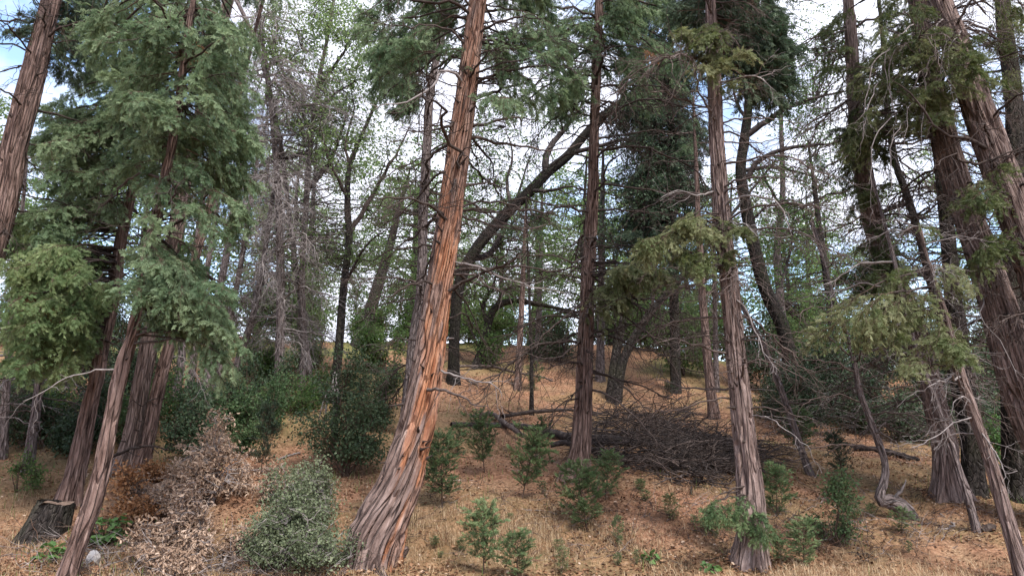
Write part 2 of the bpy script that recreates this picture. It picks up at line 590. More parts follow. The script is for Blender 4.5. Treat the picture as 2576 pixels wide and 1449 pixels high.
def boughs(mb, S, E, fl=1.1, M_=14, Q=7, size=0.13, lobes=7, tint=0.45, wood=1, leaf=0, spread=0.42, r0=0.012, droop=0.35, fz=-0.35):
    """cedar boughs from trunk points S to tips E (N,3); foliage on the outer fl metres"""
    N = len(S)
    D = E - S
    L = np.linalg.norm(D, axis=1)
    K = 9
    t = np.linspace(0, 1, K)[None, :, None]
    mid = (S + E) / 2 + np.array([0, 0, 1.0]) * (0.10 * L)[:, None] + rng.normal(0, 0.07, (N, 3)) * L[:, None]
    P = (1 - t) ** 2 * S[:, None] + 2 * t * (1 - t) * mid[:, None] + t ** 2 * E[:, None]
    P = P + rng.normal(0, 0.012, P.shape) * np.sin(np.pi * t)
    R = np.linspace(1, 0.25, K)[None] * (r0 * (0.6 + 0.3 * L))[:, None]
    V, F = tubes(P, R, 4)
    mb.add(V, F, wood, 0.4)
    # branchlets
    t0 = np.clip(1 - fl / np.maximum(L, 0.3), 0.12, 0.8)
    tb = t0[:, None] + (1 - t0)[:, None] * np.sort(rng.random((N, M_)), 1) ** 0.85
    f = np.clip(tb * (K - 1), 0, K - 1.001)
    i0 = f.astype(int)
    w = (f - i0)[..., None]
    ar = np.arange(N)[:, None]
    Pb = P[ar, i0] * (1 - w) + P[ar, i0 + 1] * w
    Tb = nrm(P[ar, i0 + 1] - P[ar, i0])
    side = nrm(np.cross(Tb, np.array([0, 0, 1.0])) + 1e-6)
    sg = np.where(np.arange(M_) % 2 == 0, 1, -1)[None, :, None]
    Db = nrm(Tb * rng.uniform(0.5, 1.0, (N, M_, 1)) + side * sg * rng.uniform(0.3, 1.0, (N, M_, 1)) + rng.normal(0, 0.28, (N, M_, 3)))
    Lb = spread * rng.uniform(0.55, 1.2, (N, M_)) * (1.15 - 0.6 * (tb - t0[:, None]) / (1.001 - t0[:, None]))
    k4 = np.linspace(0, 1, 4)
    Bp = Pb[:, :, None] + Db[:, :, None] * (Lb[:, :, None] * k4)[..., None]
    Bp[..., 2] -= droop * Lb[:, :, None] * k4 ** 2
    V, F = tubes(Bp.reshape(N * M_, 4, 3), np.broadcast_to(np.array([0.0045, 0.0035, 0.0028, 0.002]), (N * M_, 4)), 3)
    mb.add(V, F, wood, 0.4)
    # fronds on branchlets
    u = np.linspace(0.15, 1.0, Q)[None, None] + rng.normal(0, 0.05, (N, M_, Q))
    u = np.clip(u, 0.05, 1.0)
    Pf = Pb[:, :, None] + Db[:, :, None] * (Lb[:, :, None] * u)[..., None]
    Pf[..., 2] -= droop * Lb[:, :, None] * u ** 2
    sd = nrm(np.cross(Db, np.array([0, 0, 1.0])))
    sg2 = np.where(np.arange(Q) % 2 == 0, 1, -1)[None, None, :, None]
    Af = nrm(Db[:, :, None] + sd[:, :, None] * sg2 * rng.uniform(0.1, 0.9, (N, M_, Q, 1)) + rng.normal(0, 0.3, (N, M_, Q, 3)) + np.array([0, 0, fz]))
    Nf = nrm(rng.normal(0, 0.6, (N, M_, Q, 3)) + np.array([0, -0.35, 0.8]))
    bt = tint + rng.normal(0, 0.13, (N, 1, 1)) + rng.normal(0, 0.12, (N, M_, 1)) + rng.normal(0, 0.10, (N, M_, Q))
    Sf = size * rng.uniform(0.65, 1.25, (N, M_, Q))
    fronds(mb, Pf.reshape(-1, 3), Af.reshape(-1, 3), Nf.reshape(-1, 3), Sf.ravel(), bt.ravel(), lobes, leaf)


LEAF1 = (np.array([[0, 0, 0], [0.5, 0.34, 0.05], [1, 0, -0.05], [0.5, -0.34, 0.05]]), np.array([[0, 1, 2, 3]]))
LEAF2 = (np.array([[0, 0, 0], [0.3, 0.17, 0.14], [0.7, 0.20, 0.16], [1, 0.0, -0.16], [0.7, -0.17, 0.14], [0.3, -0.19, 0.18], [0.5, 0, -0.02]]),
         np.array([[0, 6, 2, 1], [6, 3, 2, 2], [0, 5, 4, 6], [6, 4, 3, 3]]))
LEAF2 = (LEAF2[0], np.array([[0, 6, 2, 1], [0, 5, 4, 6]]), np.array([[6, 3, 2], [6, 4, 3]]))


def leaves(mb, P, size, tint, mat=0, kind=1, up=0.5, axis=None):
    N = len(P)
    A = nrm(rng.normal(0, 1, (N, 3)) + np.array([0, 0, -0.3])) if axis is None else nrm(axis)
    Nn = nrm(rng.normal(0, 0.7, (N, 3)) + np.array([0, -0.3, up]))
    B = nrm(np.cross(Nn, A))
    C = np.cross(A, B)
    T = LEAF1 if kind == 1 else LEAF2
    S = size * rng.uniform(0.6, 1.3, N)
    X = P[:, None] + S[:, None, None] * (T[0][None, :, 0:1] * A[:, None] + T[0][None, :, 1:2] * B[:, None] + T[0][None, :, 2:3] * C[:, None])
    n0 = len(T[0])
    off = (np.arange(N) * n0)[:, None, None]
    tn = np.repeat(np.clip(tint, 0, 1), n0)
    mb.add(X.reshape(-1, 3), (T[1][None] + off).reshape(-1, T[1].shape[1]), mat, tn)
    if len(T) > 2:
        base = mb.n - N * n0
        F = (T[2][None] + off).reshape(-1, 3) + base
        mb.f.append(F)
        mb.m.append(np.full(len(F), mat))


def wiggle(S, E, K, amp=0.06, sag=0.0):
    """polylines from S to E (N,3) with random kinks"""
    N = len(S)
    t = np.linspace(0, 1, K)[None, :, None]
    L = np.linalg.norm(E - S, axis=1)[:, None, None]
    n = np.cumsum(rng.normal(0, 1, (N, K, 3)), 1) / math.sqrt(K)
    n = n - n[:, :1] * (1 - t) - n[:, -1:] * t
    P = S[:, None] * (1 - t) + E[:, None] * t + n * amp * L
    P[..., 2] -= (sag * L * 4 * t * (1 - t))[..., 0]
    return P


def clusters(mb, C, r, n, size, tint=0.5, mat=0, kind=1, flat=0.7, up=0.5):
    """leaf clumps: centres C (N,3), radius r, n leaves in each"""
    N = len(C)
    P = C[:, None] + rng.normal(0, 0.55, (N, n, 3)) * np.array([1, 1, flat]) * (r * rng.uniform(0.7, 1.25, N))[:, None, None]
    tn = tint + rng.normal(0, 0.14, (N, 1)) + rng.normal(0, 0.14, (N, n))
    leaves(mb, P.reshape(-1, 3), size, tn.ravel(), mat, kind, up)
    # shoots inside the clump
    E = P[:, ::max(1, n // 3)]
    S = np.repeat(C[:, None], E.shape[1], 1)
    X = wiggle(S.reshape(-1, 3), E.reshape(-1, 3), 3, 0.1)
    V, F = tubes(X, np.broadcast_to(np.array([0.004, 0.003, 0.002]) * (size / 0.06) ** 0.5, (len(X), 3)), 3)
    mb.add(V, F, mat + 1, 0.4)


# ------------------------------------------------------------------ trunks
def pix_line(pts, Y0, lean=0.0):
    """pixel polyline (x, y, width[, dY]) at distance Y0 -> world points with radius"""
    out = []
    for q in pts:
        dy = q[3] if len(q) > 3 else 0.0
        p = at_y(q[0], q[1], Y0 + dy)
        out.append([*p, q[2] / 2 * mpx(p)])
    return np.array(out)


def trunk_mesh(C, segs, ring, base, mats, flare=0.6, furrow=0.02, twist=0.05, nf=20, seed=0, peel_fn=None, lobes=(4, 0.4), fine=0.006):
    """C: (n,4) centreline + radius, lowest first"""
    L = np.linalg.norm(np.diff(C[:, :3], axis=0), axis=1).sum()
    n = max(6, int(L / (ring * 1.15 if segs >= 110 else ring * 2.3)))
    Q = catmull(C, n)
    P, R = Q[:, :3], np.maximum(Q[:, 3], 0.004)
    s = np.concatenate([[0], np.cumsum(np.linalg.norm(np.diff(P, axis=0), axis=1))])
    T = nrm(np.gradient(P, axis=0))
    front = np.array([0, -1.0, 0])
    U = nrm(front - (T @ front)[:, None] * T)                 # towards the camera
    W = nrm(np.cross(T, U))
    W = np.where((W[:, :1] < 0), -W, W)                       # to the right
    th = np.linspace(-np.pi, np.pi, segs + 1)                 # 0 = front, + = right
    th2, s2 = np.meshgrid(th, s)
    R2 = np.repeat(R[:, None], segs + 1, 1)
    R0 = float(np.median(R))
    u = (th2 + np.pi) / (2 * np.pi) + twist * s2 * 0.15
    c1 = max(5, int(round(2 * np.pi * R0 * nf)))
    wv = (vnoise(u * 5 + 3, s2 * 0.9, per=5, seed=seed + 1) - 0.5) * 0.7
    a = np.abs(2 * vnoise(u * c1 + wv, s2 * 0.8 + 0.5 * wv, per=c1, seed=seed) - 1)
    g = (1 - sstep(0.02, 0.22, a)) * (0.5 + vnoise(u * 9, s2 * 2.1, per=9, seed=seed + 8))
    c2 = c1 * 3
    b_ = vnoise(u * c2 + wv * 2, s2 * 2.5, per=c2, seed=seed + 2) - 0.5
    c_ = vnoise(u * 6, s2 * 1.0, per=6, seed=seed + 5) - 0.5
    amp = furrow * (R2 / R0) ** 0.5
    disp = -1.6 * amp * g + fine * 3.2 * b_ + fine * 2.0 * (vnoise(u * c2 * 2, s2 * 14, per=c2 * 2, seed=seed + 4) - 0.5) + 0.06 * R2 * c_
    fl = flare * np.exp(-s2 / 0.28) + 0.3 * flare * np.exp(-s2 / 0.9)
    k, la = lobes
    lob = 1 + la * np.cos(k * th2 + seed) + 0.5 * la * np.cos((k + 3) * th2 + 2.1 * seed)
    R2 = R2 * (1 + fl * np.maximum(lob, 0.15)) + disp
    pe = np.zeros_like(R2)
    if peel_fn is not None:
        pe = peel_fn(th2, s2, u)
        R2 = R2 - 0.018 * sstep(0.35, 0.65, pe)
    V = P[:, None] + np.cos(th2)[..., None] * U[:, None] * R2[..., None] + np.sin(th2)[..., None] * W[:, None] * R2[..., None]
    idx = np.arange(n * (segs + 1)).reshape(n, segs + 1)
    F = np.stack([idx[:-1, :-1], idx[:-1, 1:], idx[1:, 1:], idx[1:, :-1]], -1).reshape(-1, 4)
    uv = np.stack([th2 * R0 + twist * s2 * R0, s2, np.zeros_like(s2)], -1).reshape(-1, 3)
    mb = MB().add(V.reshape(-1, 3), F, 0, 0.5, uv, pe.ravel())
    return mb.mesh('trunk', mats, base, smooth=True, uv=True), P, R


def stub_mesh(k):
    r = np.random.default_rng(k)
    P = np.cumsum(np.vstack([[0, 0, -0.03], r.normal(0, 0.006, (4, 3)) + np.array([0, 0, 0.03 + 0.01 * k])]), 0)
    V, F = tubes(P[None], np.array([[0.028, 0.022, 0.013, 0.011, 0.007]]), 6, True)
    return MB().add(V, F).mesh('branch_stub', [M['dead_dark']], smooth=True)


STUBS = [stub_mesh(k) for k in range(4)]


class Tree:
    pass


def make_tree(name, label, cat, pts, mat='bark', Y=None, ext=5.0, segs=48, ring=0.07, flare=0.5, furrow=0.014, lean=0.0,
              twist=0.05, seed=0, peel_fn=None, group=None, lobes=(4, 0.4), nf=20, tip=0.03, bury=0.15, basept=None):
    g0 = on_ground(pts[0][0], pts[0][1]) if Y is None else None
    Y0 = g0[1] if Y is None else Y
    C = pix_line(pts, Y0)
    if Y is not None:                                          # base outside the frame: carry the line down to the ground
        d = C[0, :3] - C[1, :3]
        d = d / -d[2]
        hz = hgt(C[0, 0], C[0, 1])
        if C[0, 2] > hz + 0.1:
            p = C[0, :3] + d * (C[0, 2] - hz)
            C = np.vstack([[*p, C[0, 3] * 1.12], C])
    base = C[0, :3].copy()
    base[2] = hgt(base[0], base[1])
    C = np.vstack([[*(C[0, :3] - np.array([0, 0, bury + max(0, C[0, 2] - base[2])])), C[0, 3]], C]) if C[0, 2] > base[2] - bury else C
    d = nrm(C[-1, :3] - C[-3, :3])
    if ext > 0:
        q = C[-1]
        C = np.vstack([C, [*(q[:3] + d * ext * 0.5), q[3] * 0.62], [*(q[:3] + d * ext), tip]])
    T = Tree()
    T.root = thing(name, label, cat, base, group)
    T.base = base
    me, T.P, T.R = trunk_mesh(C, segs, ring, base, [M[mat]], flare, furrow, twist, nf, seed, peel_fn, lobes)
    T.trunk = part('trunk', me, T.root)
    T.Y = Y0
    return T


def axis_at(T, z):
    i = np.clip(np.searchsorted(T.P[:, 2], z), 0, len(T.P) - 1)
    return T.P[i], T.R[i]


def stubs(T, n, z0, z1, front=True):
    for _ in range(n):
        z = rng.uniform(z0, z1)
        p, r = axis_at(T, z)
        th = rng.uniform(-2.0, 2.0)
        d = np.array([math.sin(th), -math.cos(th), rng.uniform(-0.2, 0.5)])
        q = p + np.array([math.sin(th), -math.cos(th), 0]) * r * 0.93 - T.base
        e = Vector(d).to_track_quat('Z', 'Y').to_euler()
        part('branch_stub', STUBS[rng.integers(0, 4)], T.root, q, e, float(rng.uniform(0.45, 1.0) * min(1, r / 0.14)))


def branch_obj(T, P, r0, r1, mat='dead', twigs=6, tl=0.5, name='branch', sides=6, tw_r=0.35, droop=0.25):
    """a bare limb along world points P with side twigs"""
    P = np.asarray(P, float)
    n = 14
    Q = catmull(P, n)
    L = np.linalg.norm(np.diff(Q, axis=0), axis=1).sum()
    Q = Q + np.concatenate([[[0, 0, 0]], rng.normal(0, 0.008 * min(L, 1.5), (n - 1, 3))])
    R = np.linspace(1, 0, n) ** 0.8 * (r0 - r1) + r1
    mb = MB()
    V, F = tubes(Q[None], R[None], sides, True)
    mb.add(V, F)
    if twigs:
        k = rng.integers(3, n, twigs)
        S = Q[k]
        T_ = nrm(Q[k] - Q[k - 1])
        D = nrm(T_ * 0.8 + rng.normal(0, 0.6, (twigs, 3)) + np.array([0, 0, -droop]))
        LL = tl * rng.uniform(0.35, 1.1, twigs)[:, None]
        X = wiggle(S, S + D * LL, 7, 0.12, 0.03)
        rr = np.minimum(R[k] * 0.7, r0 * tw_r)[:, None] * np.linspace(1, 0.3, 7)[None]
        V, F = tubes(X, np.maximum(rr, 0.0022), 4)
        mb.add(V, F)
        k2 = rng.integers(0, twigs, twigs * 2)
        j2 = rng.integers(2, 6, twigs * 2)
        S2 = X[k2, j2]
        D2 = nrm(nrm(X[k2, j2] - X[k2, j2 - 1]) * 0.8 + rng.normal(0, 0.6, (twigs * 2, 3)) + np.array([0, 0, -droop]))
        X2 = wiggle(S2, S2 + D2 * LL[k2] * 0.5, 5, 0.12, 0.03)
        V, F = tubes(X2, np.maximum(rr[k2, 3:4] * 0.6 * np.linspace(1, 0.3, 5)[None], 0.0018), 3)
        mb.add(V, F)
    return part(name, mb.mesh(name, [M[mat]], T.base, smooth=True), T.root)


def traced(T, pts, mat='dead', twigs=6, tl=0.5, Y=None, name='branch', tip=0.3):
    C = pix_line(pts, T.Y if Y is None else Y)
    return branch_obj(T, C[:, :3], C[0, 3], max(0.003, C[-1, 3] * tip), mat, twigs, tl, name)


BLIB = {}


def branch_lib(mat, twigs, droop):
    key = (mat, 6 if twigs < 8 else 10 if twigs < 14 else 20, 0.25 if 0 <= droop < 0.35 else 0.5 if droop > 0 else -0.15)
    if key not in BLIB:
        L = []
        for _ in range(6):
            T = Tree()
            T.base = np.zeros(3)
            T.root = None
            k = np.linspace(0, 1, 6)[:, None]
            P = np.array([1.0, 0, 0]) * k + np.array([0, 0, -1.0]) * key[2] * k ** 2 + np.concatenate([[[0, 0, 0]], np.cumsum(rng.normal(0, 0.035, (5, 3)), 0)])
            o = branch_obj(T, P, 0.014, 0.003, mat, key[1], 0.42 if key[1] < 20 else 0.6, droop=max(0.05, key[2]))
            L.append(o.data)
            bpy.data.objects.remove(o)
        BLIB[key] = L
    return BLIB[key]


def rand_branches(T, n, z0, z1, l0=0.5, l1=1.5, mat='dead', twigs=6, tl=0.45, az=(-math.pi, math.pi), droop=0.25, r=0.013, rise=0.1):
    lib = branch_lib(mat, twigs, droop)
    for _ in range(n):
        z = rng.uniform(z0, z1)
        p, R = axis_at(T, z)
        a = rng.uniform(*az)                                   # 0 towards the camera, + to the right
        L = rng.uniform(l0, l1)
        el = rng.uniform(-0.15, 0.25) + rise
        e = p + L * np.array([math.sin(a), -math.cos(a), el - max(droop, 0)])
        gz = hgt(e[0], e[1])
        if e[2] < gz + 0.1:
            L *= 0.5
            el += 0.3
        d = Vector((math.sin(a), -math.cos(a), el))
        q = d.to_track_quat('X', 'Z').to_euler()
        q.x += rng.normal(0, 0.35)
        part('branch', lib[rng.integers(0, len(lib))], T.root, p - T.base, q, (L, L * rng.uniform(0.8, 1.2), L))


def ell(cx, cy, rx, ry, n):
    a = rng.random(n) * 2 * np.pi
    r = np.sqrt(rng.random(n))
    return np.stack([cx + rx * r * np.cos(a), cy + ry * r * np.sin(a)], -1)


def targets(T, regs, Y=None):
    out = []
    for (cx, cy, rx, ry, n, d0, d1) in regs:
        q = ell(cx, cy, rx, ry, n)
        for x, y in q:
            p = at_y(x, y, (T.Y if Y is None else Y) + rng.uniform(d0, d1))
            p[2] = max(p[2], hgt(p[0], p[1]) + 0.35)
            out.append(p)
    return np.array(out)


BOUGH = {}


def bough_lib(kind):
    if kind not in BOUGH:
        kw = dict(full=dict(M_=22, Q=10, size=0.115, spread=0.46, lobes=7, droop=0.6, fz=-0.6), fine=dict(M_=20, Q=10, size=0.115, spread=0.44, lobes=7, droop=0.6, fz=-0.6), far=dict(M_=18, Q=8, size=0.17, spread=0.5, lobes=4, droop=0.6, fz=-0.6))[kind]
        L = []
        for k in range(9):
            mb = MB()
            e = np.array([[1.0, rng.normal(0, 0.10), rng.uniform(-0.35, 0.05)]])
            boughs(mb, np.zeros((1, 3)), e, fl=0.96, tint=0.5, r0=0.011, **kw)
            L.append(mb.mesh('bough', [M['cedar'], M['twig']]))
        BOUGH[kind] = L
    return BOUGH[kind]


def cedar_crown(T, regs, leaf='cedar', above=0, rise=(0.0, 0.35), ab_len=(0.8, 1.8), name='bough', fl=1.0, kind='full', tint=0.5, more=1.0, **kw):
    """boughs (each a part) reaching for spots in the picture regions, and some above the frame"""
    regs = [(*q[:4], max(1, round(q[4] * more)), *q[5:]) for q in regs]
    E = targets(T, regs) if regs else np.zeros((0, 3))
    if above:
        ztop = T.P[-1, 2]
        z0 = at_y(1288, 0, T.Y)[2]
        zz = rng.uniform(min(z0, ztop - 1), ztop, above)
        aa = rng.uniform(0, 2 * np.pi, above)
        ll = rng.uniform(*ab_len, above) * np.clip((ztop - zz) / 3 + 0.25, 0.25, 1)
        ax = np.array([axis_at(T, z)[0] for z in zz])
        E = np.vstack([E, ax + np.stack([np.cos(aa) * ll, np.sin(aa) * ll, -0.15 * ll], -1)])
    lib = bough_lib(kind)
    for e in E:
        p, _ = axis_at(T, e[2])
        h = np.linalg.norm(e[:2] - p[:2])
        s, _ = axis_at(T, min(e[2] + rng.uniform(*rise) * h, T.P[-1, 2] - 0.1))
        L = np.linalg.norm(e - s)
        f = min(fl * rng.uniform(0.65, 1.2), max(0.35, L))
        mid = (s + e) / 2 + np.array([0, 0, 0.10 * L]) + rng.normal(0, 0.06, 3) * L
        t0 = max(0.0, 1 - f / L)
        k = np.linspace(0, max(t0, 0.02), 6)[:, None]
        C = (1 - k) ** 2 * s + 2 * k * (1 - k) * mid + k ** 2 * e
        C[1:-1] += rng.normal(0, 0.012, (4, 3))
        d = e - C[-1]
        if np.linalg.norm(d) < 0.1:
            continue
        par, off = T.root, T.base
        if np.linalg.norm(C[-1] - C[0]) > 0.2:
            r0 = 0.010 * (0.6 + 0.35 * L)
            V, F = tubes(C[None], np.linspace(r0 * 1.5, r0, 6)[None], 5)
            par, off = part('limb', MB().add(V, F).mesh('limb', [M['dead_dark']], C[0], smooth=True), T.root, C[0] - T.base), C[0]
        q = Vector(d).to_track_quat('X', 'Z').to_euler()
        q.x += rng.normal(0, 0.5)
        o = part(name, lib[rng.integers(0, len(lib))], par, C[-1] - off, q, float(np.linalg.norm(d)))
        o.color = (1.0 + tint - 0.5, 1, 1, 1)
        lf = 'cedar_brown' if rng.random() < 0.014 and f < 0.55 else leaf
        if lf != 'cedar':
            o.material_slots[0].link = 'OBJECT'
            o.material_slots[0].material = M[lf]


def leaf_crown(T, nodes, C, leaf='oak', n=40, r=0.4, size=0.07, tint=0.5, wood='dead_dark', kind=1, twr=0.012, name='crown', amp=0.09, up=0.5):
    """clumps at C, each on a twig from the nearest of the limb points 'nodes'"""
    d = np.linalg.norm(C[:, None] - nodes[None], axis=2) + 0.6 * np.maximum(0, nodes[None, :, 2] - C[:, None, 2])
    S = nodes[np.argmin(d, 1)]
    mb = MB()
    X = wiggle(S, C, 8, amp, -0.04)
    L = np.linalg.norm(C - S, axis=1)
    V, F = tubes(X, (np.linspace(1, 0.3, 8)[None] * (twr * (0.5 + 0.35 * L))[:, None]), 4)
    mb.add(V, F, 1, 0.4)
    CC = np.concatenate([C, X[:, 5] + rng.normal(0, 0.12, C.shape)])
    clusters(mb, CC, r, n // 2, size, tint, 0, kind, up=up)
    return part(name, mb.mesh(name, [M[leaf], M[wood]], T.base), T.root)


def limb_nodes(T, objs=()):
    N = [T.P[len(T.P) // 4:]]
    for o in objs:
        v = np.zeros(len(o.data.vertices) * 3, np.float32)
        o.data.vertices.foreach_get('co', v)
        N.append(v.reshape(-1, 3)[::7] + T.base)
    return np.concatenate(N)

# ------------------------------------------------------------------ hero cedars in the middle
def peel_main(th, s, u):
    edge = np.interp(s, [0, 0.5, 1.2, 2.0, 3.0, 4.2, 5.4, 12], [0.75, 0.55, 0.30, 0.05, -0.30, -0.75, -1.5, -2.4])
    j = (vnoise(u * 26, s * 1.1, per=26, seed=31) - 0.5) * 1.1 + (vnoise(u * 60, s * 3.0, per=60, seed=33) - 0.5) * 0.5
    p = sstep(-0.10, 0.14, th + j - edge) * (1 - sstep(2.2, 2.8, th))
    bare = 1 - 0.62 * sstep(3.6, 6.0, s)
    holes = sstep(0.72, 0.8, vnoise(u * 18 + 5, s * 2.2, per=18, seed=41))
    return p * bare * (1 - 0.8 * holes)


t1 = make_tree('cedar_tree', 'thick leaning cedar with peeling bark baring an orange side', 'tree',
               [(938, 1420, 140), (945, 1373, 142), (960, 1323, 138), (1005, 1222, 112), (1038, 1115, 98), (1060, 1021, 89), (1085, 870, 78),
                (1107, 719, 69), (1117, 655, 67), (1138, 500, 62), (1157, 352, 57), (1180, 180, 50), (1202, 0, 43)],
               'bark_main', ext=7, segs=150, ring=0.026, flare=0.12, furrow=0.022, twist=-0.35, seed=3, peel_fn=peel_main, lobes=(5, 0.5), nf=26)
stubs(t1, 46, 1.2, 8.0)
for pts, m in (
    ([(1075, 980, 9, -.2), (1110, 982, 9, -.4), (1160, 995, 8, -.6), (1190, 1016, 7, -.8), (1228, 1022, 6, -.9)], 'dead'),
    ([(1110, 932, 6, -.1), (1160, 950, 5, -.3), (1230, 965, 5, -.4), (1260, 985, 3, -.4), (1262, 1010, 3, -.4)], 'dead_grey'),
    ([(1185, 345, 9), (1225, 350, 10, .2), (1260, 360, 9, .5), (1330, 372, 8, .8), (1410, 375, 7, 1.0), (1470, 360, 5, 1.2)], 'dead'),
    ([(1190, 318, 9), (1225, 312, 9, -.2), (1265, 300, 8, -.3), (1300, 297, 7, -.2), (1360, 305, 4, 0)], 'dead'),
    ([(1195, 250, 11), (1250, 228, 10, .1), (1310, 213, 8, .2), (1340, 205, 5, .3)], 'dead_dark'),
    ([(1150, 305, 8), (1120, 320, 7, -.3), (1060, 330, 6, -.5), (995, 325, 4, -.7)], 'dead_dark'),
    ([(1165, 220, 9), (1145, 185, 9, -.3), (1110, 180, 8, -.4), (1090, 215, 7, -.5), (1040, 250, 6, -.6), (950, 268, 4, -.8), (925, 255, 3, -.8)], 'dead_grey'),
    ([(1175, 125, 8), (1125, 125, 8, .1), (1060, 170, 7, .2), (985, 220, 5, .3), (940, 270, 3, .3)], 'dead_dark'),
    ([(1190, 50, 9), (1120, 40, 8, .2), (1090, 15, 6, .3), (1060, -20, 5, .3)], 'dead_dark'),
    ([(1215, 30, 9), (1260, 25, 9, .2), (1320, 25, 8, .4), (1350, 40, 5, .5)], 'dead_dark'),
    ([(1205, 95, 8), (1260, 90, 8, .2), (1340, 90, 6, .3), (1390, 110, 4, .4)], 'dead_dark'),
    ([(1165, 470, 8), (1200, 463, 7, .2), (1240, 462, 6, .3), (1262, 475, 4, .4)], 'dead'),
    ([(1135, 420, 8), (1090, 450, 7, .4), (1040, 510, 6, .6), (960, 570, 5, .8), (900, 610, 3, .9)], 'dead_dark'),
    ([(1120, 520, 7), (1080, 560, 6, .5), (1030, 600, 5, .8), (960, 660, 4, 1.0), (900, 690, 3, 1.0)], 'dead_dark'),
    ([(1155, 500, 7), (1200, 520, 6, .4), (1260, 560, 6, .7), (1340, 575, 5, .9), (1400, 560, 3, 1.0)], 'dead'),
    ([(1150, 540, 7), (1210, 560, 7, .5), (1290, 575, 6, .8), (1370, 570, 5, 1.0), (1385, 545, 3, 1.0)], 'dead'),
    ([(1170, 400, 7), (1210, 440, 6, .6), (1260, 490, 5, .9), (1290, 540, 4, 1.0)], 'dead_dark'),
    ([(1145, 660, 6), (1200, 670, 5, -.4), (1260, 700, 5, -.6), (1330, 720, 4, -.7), (1420, 735, 3, -.8)], 'dead_grey'),
    ([(1140, 690, 6), (1180, 690, 5, -.2), (1230, 720, 5, -.4), (1280, 745, 4, -.5), (1300, 800, 3, -.5)], 'dead'),
    ([(1130, 800, 5), (1165, 790, 5, .3), (1200, 830, 4, .6), (1230, 880, 4, .7), (1290, 920, 3, .8)], 'dead_dark'),
    ([(1120, 700, 6), (1170, 760, 6, .8), (1215, 850, 6, 1.0), (1250, 900, 4, 1.2), (1275, 955, 3, 1.3)], 'dead_dark'),
    ([(1100, 750, 5), (1050, 740, 5, .3), (1000, 760, 4, .4), (950, 750, 3, .5)], 'dead_dark'),
    ([(1128, 852, 6), (1142, 851, 6, -.15)], 'dead_grey'),
    ([(1085, 640, 5), (1060, 700, 5, .3), (1020, 720, 4, .4), (950, 780, 3, .5)], 'dead_dark'),
):
    traced(t1, pts, m, 0 if len(pts) < 3 else rng.integers(4, 10), 0.42)
rand_branches(t1, 46, 3.5, 9.0, 0.7, 2.0, 'dead_dark', 9, 0.5)
cedar_crown(t1, [(1010, 80, 134, 119, 10, -.8, 1.2), (1100, 30, 103, 89, 6, -.3, 1.2), (1330, 120, 163, 163, 15, -.9, 1.2), (1280, 30, 134, 75, 8, -.3, 1.2),
                 (1400, 190, 134, 89, 6, -.9, .6), (970, 200, 75, 75, 2, -.5, .8), (1240, 190, 59, 134, 3, -.3, .9)],
            'cedar', 36, fl=0.75, tint=0.55)

t2 = make_tree('cedar_tree', 'straight red-brown cedar standing behind the brush pile saplings', 'tree',
               [(1447, 1200, 66), (1458, 1150, 52), (1464, 1080, 48), (1467, 1021, 44), (1473, 870, 40), (1478, 719, 35), (1490, 503, 29), (1500, 201, 24), (1507, 0, 19)],
               'bark_red', ext=5, segs=90, ring=0.04, flare=0.30, furrow=0.02, twist=0.05, seed=11, lobes=(4, 0.5))
t2.root['label'] = 'straight red-brown cedar at the left end of the twig pile'
stubs(t2, 40, 2.0, 10.0)
for pts, m in (
    ([(1480, 640, 6), (1440, 660, 5, -.3), (1380, 640, 5, -.5), (1300, 650, 4, -.6), (1240, 690, 3, -.6)], 'dead'),
    ([(1475, 760, 6), (1420, 800, 5, -.3), (1360, 850, 5, -.5), (1290, 900, 3, -.7)], 'dead'),
    ([(1470, 850, 5), (1420, 890, 5, -.5), (1370, 900, 4, -.8), (1300, 880, 3, -1)], 'dead'),
    ([(1495, 700, 7), (1560, 740, 6, .3), (1640, 790, 5, .6), (1720, 830, 4, .8), (1800, 850, 3, 1)], 'dead_dark'),
    ([(1490, 770, 7), (1560, 790, 6, -.3), (1640, 850, 5, -.6), (1700, 930, 4, -.8), (1740, 1000, 3, -1)], 'dead_dark'),
    ([(1490, 830, 6), (1550, 850, 5, -.3), (1620, 880, 4, -.5), (1760, 910, 3, -.8)], 'dead_dark'),
    ([(1500, 460, 7), (1560, 470, 6, .2), (1640, 480, 5, .4), (1720, 500, 4, .5), (1790, 490, 3, .5)], 'dead_dark'),
    ([(1500, 530, 6), (1560, 530, 6, .2), (1650, 535, 5, .4), (1730, 550, 3, .5)], 'dead_dark'),
    ([(1503, 350, 6), (1560, 340, 6, .2), (1650, 330, 5, .4), (1740, 345, 3, .5)], 'dead_dark'),
    ([(1503, 250, 6), (1560, 265, 5, .2), (1650, 270, 4, .4), (1700, 255, 3, .5)], 'dead_dark'),
    ([(1490, 400, 6), (1430, 390, 6, .2), (1380, 420, 5, .4), (1330, 410, 3, .5)], 'dead_dark'),
    ([(1465, 1000, 5), (1420, 1010, 5, -.3), (1390, 1040, 5, -.4), (1370, 1056, 4, -.5)], 'dead_dark'),
    ([(1470, 960, 5), (1430, 1010, 5, -.6), (1400, 1060, 4, -.8), (1340, 1100, 3, -1.0)], 'dead_dark'),
    ([(1487, 930, 6), (1540, 950, 5, -.4), (1600, 1000, 4, -.7), (1650, 1080, 3, -1)], 'dead_dark'),
    ([(1487, 980, 6), (1540, 1000, 5, -.4), (1610, 1060, 4, -.7), (1660, 1120, 3, -1)], 'dead'),
):
    traced(t2, pts, m, rng.integers(6, 12), 0.6)
rand_branches(t2, 24, 3.0, 10, 0.8, 2.2, 'dead_dark', 18, 0.6, droop=0.5)
